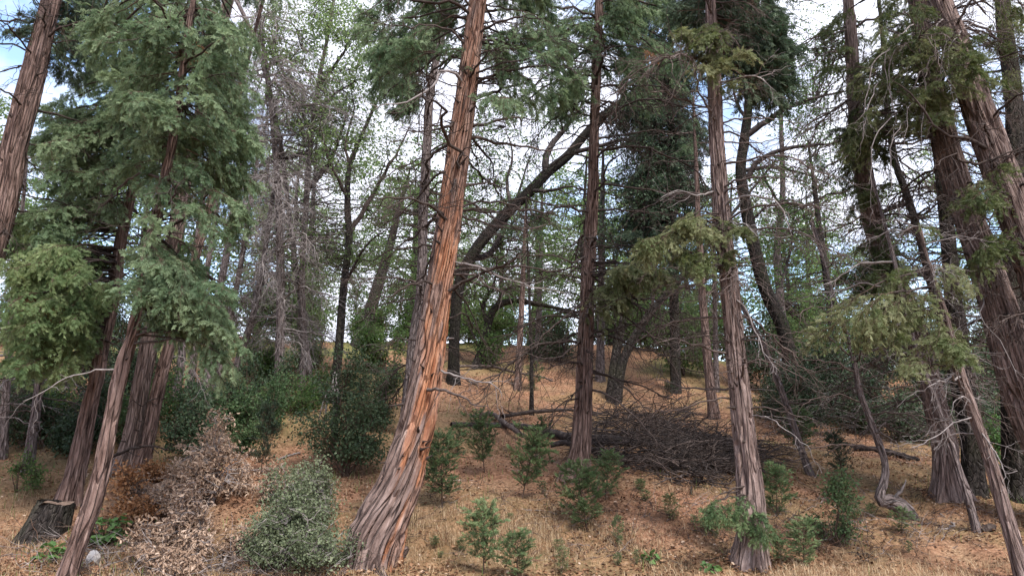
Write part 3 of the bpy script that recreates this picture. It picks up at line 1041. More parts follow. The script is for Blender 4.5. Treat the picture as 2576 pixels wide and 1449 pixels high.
rand_branches(t2, 55, 2.6, 11, 0.8, 2.3, 'dead_dark', 8, 0.5)
cedar_crown(t2, [(1440, 130, 96, 108, 24, -1, .8), (1560, 90, 96, 108, 24, -.6, 1.2), (1650, 190, 84, 84, 14, -.4, 1.2), (1430, 230, 72, 60, 7, -.6, .6),
                 (1600, 20, 108, 48, 14, -.4, 1.2)],
            'cedar', 30, fl=0.8, tint=0.56)
cedar_crown(t2, [(1600, 690, 55, 28, 6, -1.6, -1.0), (1560, 740, 40, 25, 4, -1.5, -.9), (1690, 690, 40, 30, 4, -1.4, -.8)],
            'cedar_olive', 0, name='bough', fl=0.8, tint=0.7)
cedar_crown(t2, [(1660, 145, 10, 12, 1, -.9, -.8)], 'cedar_brown', 0, name='dead_spray', fl=0.3, tint=0.5)

t3 = make_tree('cedar_tree', 'tall grey-brown cedar with dark split root flare beside ferny low sprays', 'tree',
               [(1886, 1418, 92), (1890, 1370, 76), (1891, 1323, 70), (1887, 1222, 63), (1876, 1120, 57), (1865, 1021, 53), (1848, 860, 48), (1836, 719, 45),
                (1820, 590, 41), (1812, 503, 39), (1801, 330, 36), (1797, 201, 33), (1786, 0, 25)],
               'bark', ext=6, segs=120, ring=0.032, flare=0.20, furrow=0.022, twist=0.06, seed=23, lobes=(5, 0.5), nf=26)
stubs(t3, 40, 1.2, 7.5)
for pts, m in (
    ([(1835, 740, 5), (1870, 770, 5, -.2), (1900, 830, 4, -.4), (1930, 900, 4, -.6), (1960, 930, 3, -.7)], 'dead_grey'),
    ([(1850, 860, 5), (1900, 855, 5, -.3), (1950, 880, 4, -.5), (2000, 930, 3, -.7)], 'dead'),
    ([(1860, 920, 5), (1920, 905, 5, -.2), (1980, 930, 4, -.4), (2040, 960, 3, -.6)], 'dead'),
    ([(1880, 1030, 5), (1930, 1025, 4, -.3), (1990, 1040, 4, -.5), (2060, 1060, 3, -.7)], 'dead'),
    ([(1880, 1045, 4), (1930, 1050, 4, -.3), (1990, 1090, 3, -.6), (2040, 1130, 3, -.8)], 'dead_grey'),
    ([(1815, 520, 6), (1850, 500, 6, -.3), (1920, 495, 5, -.6), (1960, 520, 4, -.8), (1990, 590, 3, -1)], 'dead_grey'),
    ([(1812, 585, 6), (1840, 560, 6, -.4), (1880, 570, 5, -.7), (1910, 600, 3, -1)], 'dead_grey'),
    ([(1800, 480, 5), (1760, 490, 5, -.2), (1700, 480, 4, -.4), (1660, 500, 3, -.5)], 'dead_grey'),
    ([(1805, 330, 6), (1850, 340, 5, .2), (1920, 390, 5, .5), (2000, 420, 4, .8)], 'dead_dark'),
    ([(1803, 210, 6), (1850, 200, 5, -.3), (1900, 190, 4, -.6), (1950, 230, 3, -.8)], 'dead_grey'),
    ([(1790, 120, 6), (1740, 150, 6, .2), (1680, 160, 5, .4), (1620, 200, 3, .5)], 'dead_dark'),
    ([(1800, 140, 6), (1850, 110, 6, .2), (1920, 100, 5, .4), (1980, 130, 3, .5)], 'dead_dark'),
    ([(1825, 640, 5), (1790, 700, 5, -.2), (1740, 720, 4, -.4), (1680, 700, 3, -.5)], 'dead'),
):
    traced(t3, pts, m, rng.integers(5, 11), 0.45)
rand_branches(t3, 20, 3.0, 8.0, 0.6, 1.6, 'dead', 18, 0.6, droop=0.5)
rand_branches(t3, 34, 2.0, 8.5, 0.5, 1.5, 'dead', 8, 0.5)
cedar_crown(t3, [(1900, 90, 100, 90, 26, 0, 1.5), (1960, 190, 60, 60, 14, .2, 1.5), (1850, 20, 90, 40, 14, -.2, 1.5), (1740, 40, 60, 60, 10, -.2, 1.4)],
            'cedar_dark', 34, fl=1.0, tint=0.5)
cedar_crown(t3, [(1790, 90, 60, 50, 8, -1.1, -.4), (1760, 110, 50, 40, 5, -1.1, -.4), (1840, 180, 40, 60, 4, -1, -.4), (1720, 575, 60, 40, 8, -1.2, -.4),
                 (1650, 600, 40, 25, 4, -1.2, -.6), (1745, 660, 50, 25, 4, -1, -.4), (1840, 600, 15, 60, 4, -.4, -.2), (1900, 590, 30, 30, 2, -.9, -.4)],
            'cedar_olive', 0, name='bough', fl=0.6, tint=0.62)
cedar_crown(t3, [(1810, 1295, 60, 14, 2, -.6, -.3), (1900, 1300, 30, 25, 2, -.6, -.3), (1775, 1285, 30, 15, 3, -.6, -.3), (1880, 1330, 40, 20, 2, -.5, -.3)],
            'sapling', 0, name='low_spray', fl=0.42, kind='fine', more=1.5, tint=0.55)

# ------------------------------------------------------------------ leaning cedars on the left
l0 = make_tree('cedar_tree', 'big red-barked cedar with a straight bare trunk left of the leaning clump', 'tree',
               [(-60, 760, 64), (0, 552, 62), (35, 375, 58), (80, 201, 55), (130, 0, 43)], 'bark_red', Y=10.6, ext=5, segs=84, ring=0.05, flare=0.5,
               furrow=0.02, seed=5)
stubs(l0, 10, 4.5, 8.5)
rand_branches(l0, 26, 4.2, 9.5, 0.6, 1.8, 'dead_dark', 10, 0.6)
cedar_crown(l0, [(30, 60, 50, 60, 4, -.5, .8), (200, 40, 60, 60, 8, .3, 1.6), (210, 170, 70, 60, 8, .3, 1.6)], 'cedar_dark', 16, fl=0.9, tint=0.6)

l1 = make_tree('cedar_tree', 'slanting cedar growing right beside the cut stump', 'tree',
               [(168, 1275, 56), (184, 1215, 48), (194, 1172, 45), (218, 1061, 38), (244, 946, 35), (259, 860, 31), (287, 744, 30), (302, 620, 27), (327, 503, 24),
                (350, 400, 22), (385, 200, 18), (410, 30, 14)], 'bark_red', ext=3, segs=64, ring=0.05, flare=0.35, furrow=0.014, twist=0.2, seed=7)
l2 = make_tree('cedar_tree', 'slim slanting cedar with a bright shrub against its foot', 'tree',
               [(168, 1462, 52), (194, 1374, 42), (229, 1273, 42), (257, 1172, 39), (275, 1071, 36), (296, 971, 34), (322, 870, 32), (352, 769, 28), (373, 629, 25),
                (403, 503, 22), (443, 302, 18), (470, 100, 14)], 'bark_red', ext=3, segs=72, ring=0.04, flare=0.2, furrow=0.012, twist=0.15, seed=9)
l3 = make_tree('cedar_tree', 'stout slanting cedar with deep furrows, front stem of the twin pair behind the brown shrub', 'tree',
               [(306, 1185, 54), (322, 1130, 44), (337, 1071, 41), (355, 971, 40), (375, 870, 41), (390, 795, 39), (415, 680, 39), (443, 579, 38), (463, 453, 36), (503, 302, 32),
                (560, 60, 26)], 'bark', ext=4, segs=72, ring=0.05, flare=0.3, furrow=0.018, twist=0.1, seed=13)
l4 = make_tree('cedar_tree', 'thinner slanting cedar rising behind the stout one, at the brown shrub', 'tree',
               [(350, 1180, 46), (366, 1122, 36), (388, 1021, 32), (413, 920, 30), (441, 820, 26), (470, 720, 24), (505, 600, 20), (560, 400, 16), (610, 200, 12)], 'bark_red', ext=2,
               segs=56, ring=0.06, flare=0.3, furrow=0.014, twist=0.1, seed=15)
for t_ in (l1, l2, l3, l4):
    stubs(t_, 9, 1.5, 5.5)
for T, pts, m in (
    (l1, [(255, 875, 6), (225, 855, 6, -.2), (170, 870, 5, -.4), (90, 830, 3, -.5)], 'dead_dark'),
    (l1, [(275, 790, 6), (240, 770, 5, -.2), (180, 790, 4, -.4), (120, 770, 3, -.5)], 'dead_dark'),
    (l1, [(262, 855, 6), (285, 865, 6, -.3), (310, 875, 4, -.5)], 'dead_dark'),
    (l2, [(300, 930, 5), (250, 930, 5, -.1), (165, 950, 4, -.2), (110, 985, 3, -.3), (60, 1010, 3, -.4)], 'dead_grey'),
    (l3, [(360, 810, 8, -.4), (375, 785, 8, -.6), (400, 755, 7, -.8), (440, 720, 6, -1)], 'dead_dark'),
    (l3, [(405, 585, 11), (440, 565, 11, -.4), (480, 540, 9, -.8), (520, 495, 7, -1.1), (585, 430, 5, -1.4)], 'dead_dark'),
    (l3, [(410, 760, 7), (450, 745, 6, -.4), (500, 755, 5, -.8), (560, 740, 4, -1)], 'dead_dark'),
    (l3, [(285, 1147, 9, -.3), (330, 1128, 10, -.5), (370, 1122, 9, -.6), (430, 1133, 8, -.6)], 'dead_dark'),
    (l4, [(352, 1115, 9, -.2), (358, 1060, 8, -.3), (362, 1020, 7, -.35), (380, 1005, 6, -.3), (402, 1003, 5, -.1)], 'dead_dark'),
    (l4, [(420, 900, 5), (460, 900, 5, .2), (500, 960, 4, .4), (520, 1010, 3, .5)], 'dead_grey'),
    (l4, [(440, 850, 5), (470, 880, 5, .2), (490, 930, 4, .4), (500, 980, 3, .5)], 'dead_grey'),
):
    traced(T, pts, m, rng.integers(4, 9), 0.45)
for t_ in (l1, l2, l3, l4):
    rand_branches(t_, 11, 3.2, 7.5, 0.6, 1.8, 'dead_dark', 8, 0.55)
kwA = dict(fl=0.8, more=1.25)
cedar_crown(l2, [(400, 90, 217, 114, 29, -1.0, 2.0), (480, 230, 172, 114, 26, -1.0, 2.0), (560, 140, 69, 126, 10, -.8, 2.0), (540, 370, 114, 91, 14, -1.0, 1.6),
                 (560, 520, 81, 91, 9, -1.0, 1.6), (600, 300, 46, 69, 5, -.6, 2.0), (350, 240, 91, 91, 9, -.9, .6), (380, 360, 91, 69, 7, -.9, .6)], 'cedar', 16, tint=0.66, **kwA)
cedar_crown(l3, [(520, 100, 100, 90, 10, -1, .8), (560, 300, 60, 90, 10, -1, .8)], 'cedar', 16, tint=0.35, **kwA)
cedar_crown(l1, [(240, 120, 110, 110, 14, -.6, 1.2), (230, 260, 121, 99, 20, -1.0, 1), (180, 390, 121, 88, 20, -1.4, .6), (210, 490, 99, 77, 13, -1.4, .6), (130, 590, 99, 66, 10, -1.6, .2),
                 (330, 330, 99, 88, 12, -1, .8), (130, 330, 66, 66, 7, -1, .8)], 'cedar', 10, tint=0.68, **kwA)
cedar_crown(l2, [(420, 660, 80, 70, 16, -.8, .8), (500, 720, 80, 60, 12, -.8, 1.0), (520, 820, 80, 50, 12, -.7, 1.0), (590, 870, 40, 40, 5, -.4, 1.0), (390, 720, 60, 40, 7, -.8, .3),
                 (360, 500, 50, 70, 7, -.8, .8), (440, 430, 60, 60, 6, -.6, 1)], 'cedar', 0, tint=0.66, kind='fine', fl=0.66, more=1.2)
cedar_crown(l1, [(110, 660, 100, 60, 36, -2.0, .2), (160, 740, 110, 60, 30, -2.0, .2), (60, 760, 60, 90, 21, -2.0, 0), (40, 880, 50, 60, 15, -2.0, 0), (180, 830, 60, 40, 9, -1.6, 0),
                 (30, 600, 40, 60, 12, -1.6, .4), (110, 900, 60, 30, 6, -1.6, 0)], 'cedar_lime', 0, tint=0.6, kind='fine', fl=0.66, more=1.2)
cedar_crown(l1, [(80, 750, 12, 12, 2, -1.5, -1), (155, 785, 25, 25, 3, -1.5, -1)], 'cedar_brown', 0, name='dead_spray', fl=0.35, tint=0.45)

# ------------------------------------------------------------------ right-hand cedars
r1 = make_tree('cedar_tree', 'massive furrowed cedar leaning hard, the right one of two side by side', 'tree',
               [(2680, 900, 92), (2610, 690, 88), (2550, 520, 82), (2500, 385, 76), (2440, 215, 66), (2400, 100, 58), (2363, 0, 52)], 'bark', Y=10.8, ext=6,
               segs=110, ring=0.04, flare=0.4, furrow=0.026, seed=17, nf=18)
r2 = make_tree('cedar_tree', 'massive furrowed cedar leaning hard, the left one of two side by side', 'tree',
               [(2650, 1180, 96), (2570, 980, 90), (2507, 760, 82), (2468, 640, 72), (2415, 490, 66), (2376, 352, 62), (2345, 220, 55), (2320, 80, 46), (2308, 0, 42)], 'bark', Y=11.6, ext=6,
               segs=110, ring=0.04, flare=0.4, furrow=0.026, seed=19, nf=18)
r2.root['label'] = 'massive furrowed cedar leaning hard, nearer to the slim pole cedar'
r1.root['label'] = 'massive furrowed cedar leaning hard, farther from the slim pole cedar'
for T in (r1, r2):
    stubs(T, 14, 3.5, 8.5)
for T, pts, m in (
    (r1, [(2560, 390, 9), (2530, 395, 9, -.3), (2500, 400, 8, -.5), (2576, 370, 8, -.6)], 'dead_dark'),
    (r1, [(2500, 385, 12), (2450, 355, 12, -.3), (2400, 345, 11, -.5), (2350, 320, 10, -.6), (2320, 280, 8, -.7), (2290, 230, 6, -.8), (2240, 200, 4, -.9)], 'dead_dark'),
    (r1, [(2545, 400, 8), (2576, 380, 8, -.3), (2640, 370, 6, -.5)], 'dead_dark'),
    (r2, [(2300, 100, 8, -.4), (2310, 60, 7, -.5), (2340, 35, 6, -.6), (2380, 45, 5, -.7), (2390, 90, 4, -.7)], 'dead_grey'),
    (r2, [(2450, 700, 10), (2480, 660, 9, -.5), (2510, 640, 8, -.7), (2530, 615, 6, -.8)], 'dead_grey'),
    (r2, [(2490, 730, 4), (2470, 800, 4, -.6), (2520, 860, 4, -.9), (2560, 960, 3, -1)], 'dead_grey'),
    (r2, [(2400, 480, 6), (2350, 520, 6, .3), (2280, 560, 5, .6), (2180, 600, 3, .8)], 'dead_dark'),
    (r2, [(2420, 520, 6), (2380, 590, 6, .3), (2320, 640, 5, .6), (2260, 690, 3, .8)], 'dead_dark'),
    (r2, [(2380, 400, 6), (2330, 450, 6, .3), (2280, 480, 5, .6), (2200, 500, 3, .8)], 'dead_dark'),
):
    traced(T, pts, m, rng.integers(5, 10), 0.5)
for _ in range(12):                                            # pale hanging dead twigs
    x, y = rng.uniform(2200, 2420), rng.uniform(60, 330)
    traced(r2, [(x + 40, y - 30, 4, -.7), (x, y, 4, -1), (x - rng.uniform(10, 40), y + 60, 3, -1.1), (x - rng.uniform(0, 40), y + rng.uniform(120, 200), 2, -1.1)], 'dead_grey', 6, 0.4)
rand_branches(r1, 22, 4.5, 9.5, 0.7, 2.0, 'dead_dark', 9, 0.6)
rand_branches(r1, 12, 3.0, 9.0, 0.7, 1.6, 'dead', 18, 0.6, droop=0.5)
rand_branches(r2, 22, 3.0, 9.0, 0.7, 2.2, 'dead', 18, 0.6, droop=0.5)
rand_branches(r2, 20, 3.5, 9.5, 0.7, 2.0, 'dead_dark', 9, 0.6)
cedar_crown(r2, [(2280, 60, 115, 92, 16, -1.6, .2), (2330, 170, 115, 92, 16, -1.6, -.4), (2250, 270, 80, 69, 8, -1.4, -.2), (2360, 290, 69, 92, 4, -1.4, -.6), (2170, 330, 80, 80, 8, -.8, .5),
                 (2200, 180, 80, 80, 7, -.8, .6)], 'cedar_olive', 22, tint=0.5, kind='fine', fl=0.66, more=1.2)
cedar_crown(r1, [(2480, 470, 50, 60, 5, -1, -.4), (2450, 640, 50, 90, 5, -1, -.3), (2420, 160, 50, 70, 5, -1.2, -.4), (2510, 250, 50, 70, 4, -.8, .8), (2560, 560, 30, 80, 4, -.5, .6),
                 (2560, 120, 40, 100, 6, .2, 1.4)], 'cedar_olive', 18, tint=0.4, kind='fine', fl=0.66, more=1.2)

r3 = make_tree('cedar_tree', 'slim pole cedar slanting across the right-hand trunks', 'tree',
               [(2578, 1462, 40), (2553, 1374, 35), (2518, 1248, 33), (2488, 1147, 29), (2457, 1061, 26), (2422, 961, 24), (2397, 865, 20), (2375, 790, 16), (2352, 715, 12)],
               'bark', ext=0.8, segs=56, ring=0.05, flare=0.2, furrow=0.010, seed=21)
stubs(r3, 14, .6, 4)
for pts in ([(2440, 1015, 5), (2425, 1000, 5, -.2), (2400, 1010, 4, -.3), (2390, 1050, 3, -.4)], [(2445, 1050, 4), (2400, 1065, 4, -.3), (2350, 1100, 3, -.5), (2290, 1130, 3, -.6)],
            [(2465, 1080, 4), (2510, 1150, 4, -.3), (2530, 1190, 3, -.4), (2560, 1185, 2, -.4)], [(2430, 1000, 3), (2410, 940, 3, -.3), (2405, 880, 3, -.4)]):
    traced(r3, pts, 'dead_grey', 7, 0.4)
rand_branches(r3, 14, 1.6, 5.0, 0.4, 1.2, 'dead_grey', 8, 0.5)
cedar_crown(r3, [(2200, 830, 142, 63, 5, -1, .6), (2290, 870, 142, 63, 5, -1.2, .2), (2350, 800, 110, 79, 4, -1, .4), (2220, 730, 126, 79, 4, -1, .4), (2350, 900, 63, 47, 2, -1, 0)],
            'cedar_olive', 4, tint=0.62, kind='fine', fl=0.66, more=1.2)

r4 = make_tree('cedar_tree', 'old cedar with a wide fluted foot and foliage hugging its stem', 'tree',
               [(2389, 1250, 74), (2384, 1180, 62), (2377, 1122, 58), (2354, 1021, 54), (2318, 880, 50), (2275, 760, 50), (2225, 655, 50), (2190, 530, 48), (2165, 380, 40), (2150, 252, 34),
                (2135, 0, 26)], 'bark', ext=5, segs=90, ring=0.05, flare=0.34, furrow=0.03, seed=25, lobes=(6, 0.6), nf=10)
rand_branches(r4, 26, 3, 9.5, 0.6, 1.6, 'dead', 9, 0.6)
cedar_crown(r4, [(2170, 430, 66, 132, 22, -.9, .4), (2150, 250, 66, 110, 14, -.7, .6), (2200, 620, 55, 99, 17, -.9, .2), (2240, 730, 66, 77, 14, -1, .2), (2120, 120, 88, 88, 14, -.5, .8),
                 (2130, 700, 55, 55, 8, -.5, .5)], 'cedar_olive', 16, tint=0.3, kind='fine', fl=0.66, more=1.2)
r5 = make_tree('cedar_tree', 'thin dead-looking stem crossing the foot of the fluted cedar', 'tree',
               [(2458, 1340, 20), (2440, 1270, 18), (2422, 1215, 17), (2392, 1122, 16), (2350, 1000, 15), (2311, 895, 13), (2280, 780, 11), (2250, 660, 9)], 'bark_grey', ext=1.5, segs=28, ring=0.07,
               flare=0.2, furrow=0.006, seed=27)
rand_branches(r5, 18, 1.5, 5, 0.4, 1.3, 'dead_grey', 9, 0.5)
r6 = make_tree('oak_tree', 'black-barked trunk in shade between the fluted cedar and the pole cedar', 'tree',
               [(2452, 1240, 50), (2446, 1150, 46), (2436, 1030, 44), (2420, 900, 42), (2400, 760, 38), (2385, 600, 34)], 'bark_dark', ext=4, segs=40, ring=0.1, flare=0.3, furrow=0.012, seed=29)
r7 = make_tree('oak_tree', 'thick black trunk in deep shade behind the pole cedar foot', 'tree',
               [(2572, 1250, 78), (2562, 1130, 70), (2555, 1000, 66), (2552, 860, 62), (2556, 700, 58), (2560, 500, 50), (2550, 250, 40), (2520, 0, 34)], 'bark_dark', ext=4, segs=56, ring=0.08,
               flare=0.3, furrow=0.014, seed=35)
rand_branches(r7, 16, 3, 9.5, 0.7, 2.2, 'dead_dark', 8, 0.6)
r8 = make_tree('crooked_tree', 'crooked little tree rising from a stem that lies along the ground', 'tree',
               [(2288, 1306, 44), (2268, 1278, 44), (2240, 1262, 38), (2214, 1258, 28), (2214, 1240, 22), (2225, 1205, 18), (2226, 1162, 16), (2206, 1102, 16), (2185, 1046, 15), (2165, 991, 14),
                (2150, 920, 13), (2130, 845, 12), (2105, 770, 10)], 'bark_grey', ext=1.5, segs=32, ring=0.04, flare=0.0, furrow=0.008, seed=37, bury=0.05)
traced(r8, [(2238, 1262, 12), (2258, 1245, 11, -.1), (2275, 1220, 8, -.15), (2280, 1205, 5, -.15)], 'dead_grey', 2, 0.15)
traced(r8, [(2230, 1270, 8), (2255, 1260, 8, -.2), (2272, 1265, 6, -.2)], 'dead_grey', 0)
rand_branches(r8, 34, 1.4, 4.6, 0.4, 1.4, 'dead', 12, 0.5)
leaf_crown(r8, limb_nodes(r8), targets(r8, [(2120, 830, 70, 60, 14, -.8, .8), (2080, 780, 50, 40, 8, -.8, .8)]), 'oak', 40, 0.28, 0.05, 0.4)
r9 = make_tree('cedar_tree', 'slender young cedar slanting towards the grey-brown cedar over the twig pile', 'tree',
               [(2039, 1197, 22), (2019, 1142, 18), (1994, 1061, 17), (1969, 991, 16), (1944, 925, 14), (1908, 845, 12), (1863, 764, 10), (1830, 700, 8)], 'bark_grey', ext=1, segs=28, ring=0.07,
               flare=0.2, furrow=0.006, seed=39)
rand_branches(r9, 22, 1.5, 4.8, 0.4, 1.3, 'dead', 9, 0.5)
r10 = make_tree('oak_tree', 'dark slender trunk inclined beside the foliage-clad cedar', 'tree',
                [(2400, 960, 22), (2370, 820, 21), (2321, 630, 20), (2286, 503, 18), (2251, 403, 16), (2230, 250, 13), (2220, 100, 10)], 'bark_dark', Y=15, ext=3, segs=28, ring=0.1, flare=0.2,
                furrow=0.008, seed=43)
rand_branches(r10, 24, 4, 10, 0.8, 2.2, 'dead_dark', 9, 0.7)
rand_branches(r10, 30, 3.5, 10, 0.8, 2.2, 'dead', 18, 0.7, droop=0.5)
rand_branches(r4, 34, 2.2, 9.5, 0.7, 2.0, 'dead', 18, 0.7, droop=0.5)

# ------------------------------------------------------------------ oaks and other trees on the slope behind
def oak(label, pts, limbs, regs, leaf='oak', mat='bark_dark', n=44, r=0.30, size=0.085, tint=0.5, name='oak_tree', Y=None, ext=3, segs=36, seed=0, twigs=5, cat='tree', extra=0, group=None, lw='dead_dark'):
    T = make_tree(name, label, cat, pts, mat, Y=Y, ext=ext, segs=segs, ring=0.1, flare=0.3, furrow=0.010, seed=seed, group=group)
    lo = [traced(T, p, lw, twigs, 0.8, name='limb') for p in limbs]
    if extra:
        rand_branches(T, extra, T.P[len(T.P) // 3, 2], T.P[-1, 2], 1.0, 2.6, lw, 7, 0.8, droop=-0.15, r=0.02)
    if regs:
        regs = [(q[0], q[1], q[2] * 1.1, q[3] * 1.1, int(q[4] * 2.0), q[5], q[6]) for q in regs]
        leaf_crown(T, limb_nodes(T, lo), targets(T, regs), leaf, n, r, size, tint, lw)
    return T


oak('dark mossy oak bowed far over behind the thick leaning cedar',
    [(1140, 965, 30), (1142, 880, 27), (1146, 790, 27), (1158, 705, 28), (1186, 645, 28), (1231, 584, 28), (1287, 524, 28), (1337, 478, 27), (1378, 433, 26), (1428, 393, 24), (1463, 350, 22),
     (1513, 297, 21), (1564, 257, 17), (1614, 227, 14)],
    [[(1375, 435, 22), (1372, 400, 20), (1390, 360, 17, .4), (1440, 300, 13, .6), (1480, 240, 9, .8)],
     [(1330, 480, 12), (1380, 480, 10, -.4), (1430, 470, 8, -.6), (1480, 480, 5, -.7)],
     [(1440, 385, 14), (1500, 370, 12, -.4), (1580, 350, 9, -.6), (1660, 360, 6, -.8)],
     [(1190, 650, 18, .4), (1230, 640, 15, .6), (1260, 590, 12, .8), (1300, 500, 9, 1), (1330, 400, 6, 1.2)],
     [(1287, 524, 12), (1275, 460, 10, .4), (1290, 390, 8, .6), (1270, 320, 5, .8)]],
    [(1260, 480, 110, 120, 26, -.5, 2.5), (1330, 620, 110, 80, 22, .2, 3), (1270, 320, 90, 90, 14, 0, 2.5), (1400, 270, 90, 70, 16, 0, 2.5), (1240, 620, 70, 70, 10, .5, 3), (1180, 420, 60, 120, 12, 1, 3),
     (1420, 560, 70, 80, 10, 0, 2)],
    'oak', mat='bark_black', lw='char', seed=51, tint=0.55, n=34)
oak('dark oak whose low limb arches over the bright gap on the slope',
    [(1200, 925, 26), (1211, 885, 22), (1226, 820, 20), (1246, 774, 18), (1287, 757, 15), (1337, 762, 12), (1413, 778, 8)],
    [[(1226, 820, 14), (1215, 770, 12, .3), (1240, 720, 9, .5), (1260, 660, 6, .7)], [(1246, 774, 9), (1270, 730, 8, .2), (1320, 720, 6, .3)],
     [(1211, 885, 9), (1180, 820, 8, .3), (1170, 760, 6, .5)]],
    [(1230, 700, 70, 60, 16, -.6, 1.5), (1340, 730, 80, 40, 12, -.6, 1.5), (1180, 790, 50, 70, 12, -.6, 1.5), (1400, 690, 60, 50, 8, 0, 1.5)], 'oak', seed=53, ext=0.6, tint=0.6, size=0.07, n=36)
oak('forked dark oak with two bare stems left of the thick leaning cedar',
    [(838, 1010, 24), (850, 900, 21), (858, 800, 20), (868, 690, 18), (878, 600, 17), (874, 510, 15), (880, 420, 12), (915, 330, 9), (950, 250, 6)],
    [[(878, 590, 14), (920, 520, 12, .3), (960, 450, 10, .5), (1000, 380, 8, .6), (1040, 300, 5, .7)], [(874, 500, 11), (850, 450, 10, -.3), (825, 395, 8, -.5), (808, 330, 6, -.6)],
     [(880, 430, 9), (870, 360, 8, .3), (890, 280, 6, .4), (880, 200, 4, .5)], [(865, 720, 9), (900, 650, 8, -.4), (940, 600, 6, -.6), (1000, 560, 4, -.7)]],
    [(880, 330, 90, 110, 26, -1, 2), (960, 420, 70, 110, 20, -1, 2), (820, 330, 60, 90, 12, -.8, 1.5), (780, 640, 60, 60, 10, -.5, 2), (930, 620, 70, 80, 14, -.5, 2), (820, 600, 40, 60, 6, 0, 2)],
    'oak_pale', seed=55, size=0.08, n=38, tint=0.5)
oak('pale-leaved oak spreading above the grey dead tree',
    [(760, 985, 18), (765, 850, 16), (760, 700, 15), (770, 520, 14), (780, 380, 13), (800, 220, 10), (830, 60, 8)],
    [[(772, 480, 14), (820, 420, 12), (850, 360, 9), (880, 260, 6)], [(780, 380, 14), (720, 400, 13), (650, 415, 11), (600, 425, 8)], [(785, 330, 12), (730, 230, 10), (690, 120, 7)],
     [(800, 220, 10), (860, 140, 8), (900, 60, 5)], [(790, 300, 10), (840, 240, 8, -.5), (900, 200, 5, -.8)]],
    [(800, 110, 140, 110, 60, -1.5, 1.5), (860, 230, 80, 70, 20, -1.5, 1.5), (700, 80, 90, 90, 18, -1, 2), (880, 60, 60, 60, 16, -1, 1.5), (780, 300, 70, 60, 10, -1, 1.5), (720, 270, 50, 50, 8, -1, 1)],
    'oak_pale', mat='bark_grey', seed=57, size=0.085, n=46, tint=0.55, extra=8)
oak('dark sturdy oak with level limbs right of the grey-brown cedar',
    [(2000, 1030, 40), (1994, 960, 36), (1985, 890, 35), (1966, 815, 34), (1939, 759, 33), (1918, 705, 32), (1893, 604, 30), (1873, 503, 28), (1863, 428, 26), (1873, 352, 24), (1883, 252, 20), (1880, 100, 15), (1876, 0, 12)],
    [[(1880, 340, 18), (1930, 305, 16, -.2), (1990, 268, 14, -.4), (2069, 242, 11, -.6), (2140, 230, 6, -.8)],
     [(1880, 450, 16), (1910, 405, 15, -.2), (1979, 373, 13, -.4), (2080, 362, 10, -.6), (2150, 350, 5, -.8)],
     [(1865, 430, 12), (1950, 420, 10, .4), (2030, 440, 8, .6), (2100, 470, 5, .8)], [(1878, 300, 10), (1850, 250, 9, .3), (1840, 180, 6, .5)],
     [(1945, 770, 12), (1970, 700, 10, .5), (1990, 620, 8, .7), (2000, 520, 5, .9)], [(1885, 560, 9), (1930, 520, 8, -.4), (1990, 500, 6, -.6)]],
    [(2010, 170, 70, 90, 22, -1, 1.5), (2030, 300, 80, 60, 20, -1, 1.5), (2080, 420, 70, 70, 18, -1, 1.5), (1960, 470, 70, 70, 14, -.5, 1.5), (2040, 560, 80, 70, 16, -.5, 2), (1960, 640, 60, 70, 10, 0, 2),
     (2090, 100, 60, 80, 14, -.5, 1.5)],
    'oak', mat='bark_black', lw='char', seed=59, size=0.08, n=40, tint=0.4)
oak('grey-stemmed oak close behind the dark sturdy one',
    [(1985, 985, 22), (1972, 850, 20), (1962, 740, 19), (1955, 640, 18), (1962, 560, 16), (1969, 480, 14), (1965, 300, 10)],
    [[(1955, 620, 9), (2000, 560, 8), (2050, 520, 6), (2100, 500, 4)], [(1965, 520, 8), (1930, 460, 7), (1900, 380, 5)]],
    [(2050, 650, 60, 70, 14, -.5, 2), (2020, 760, 70, 60, 16, -.5, 2), (1940, 560, 50, 60, 8, -.5, 2), (2080, 850, 60, 60, 14, -.5, 2)], 'oak', mat='bark_grey', seed=61, size=0.075, tint=0.5)
oak('dark oak stem slanting out over the twig pile',
    [(1549, 1010, 26), (1564, 920, 23), (1589, 860, 21), (1639, 784, 19), (1695, 719, 17), (1750, 660, 14), (1800, 590, 10)],
    [[(1639, 784, 10), (1650, 720, 9, .4), (1690, 640, 7, .6)], [(1690, 722, 9), (1740, 720, 8, -.4), (1800, 690, 5, -.6)]],
    [(1680, 640, 70, 60, 14, -.5, 2), (1760, 640, 50, 60, 8, -.5, 2)], 'oak_dark', seed=63, size=0.08)
oak('darker upright oak stem sharing a foot with the slanting one by the twig pile',
    [(1537, 1005, 26), (1549, 895, 23), (1564, 820, 21), (1584, 744, 19), (1600, 650, 16), (1625, 520, 12), (1640, 380, 8)],
    [[(1584, 744, 9), (1550, 680, 8, .4), (1540, 600, 5, .6)]],
    [(1600, 430, 80, 90, 30, -.5, 2), (1660, 330, 80, 80, 26, -.5, 2), (1560, 560, 60, 80, 18, -.5, 2), (1680, 490, 70, 80, 24, -.5, 2)], 'oak_dark', seed=65, size=0.085, n=44, r=0.45, tint=0.45)

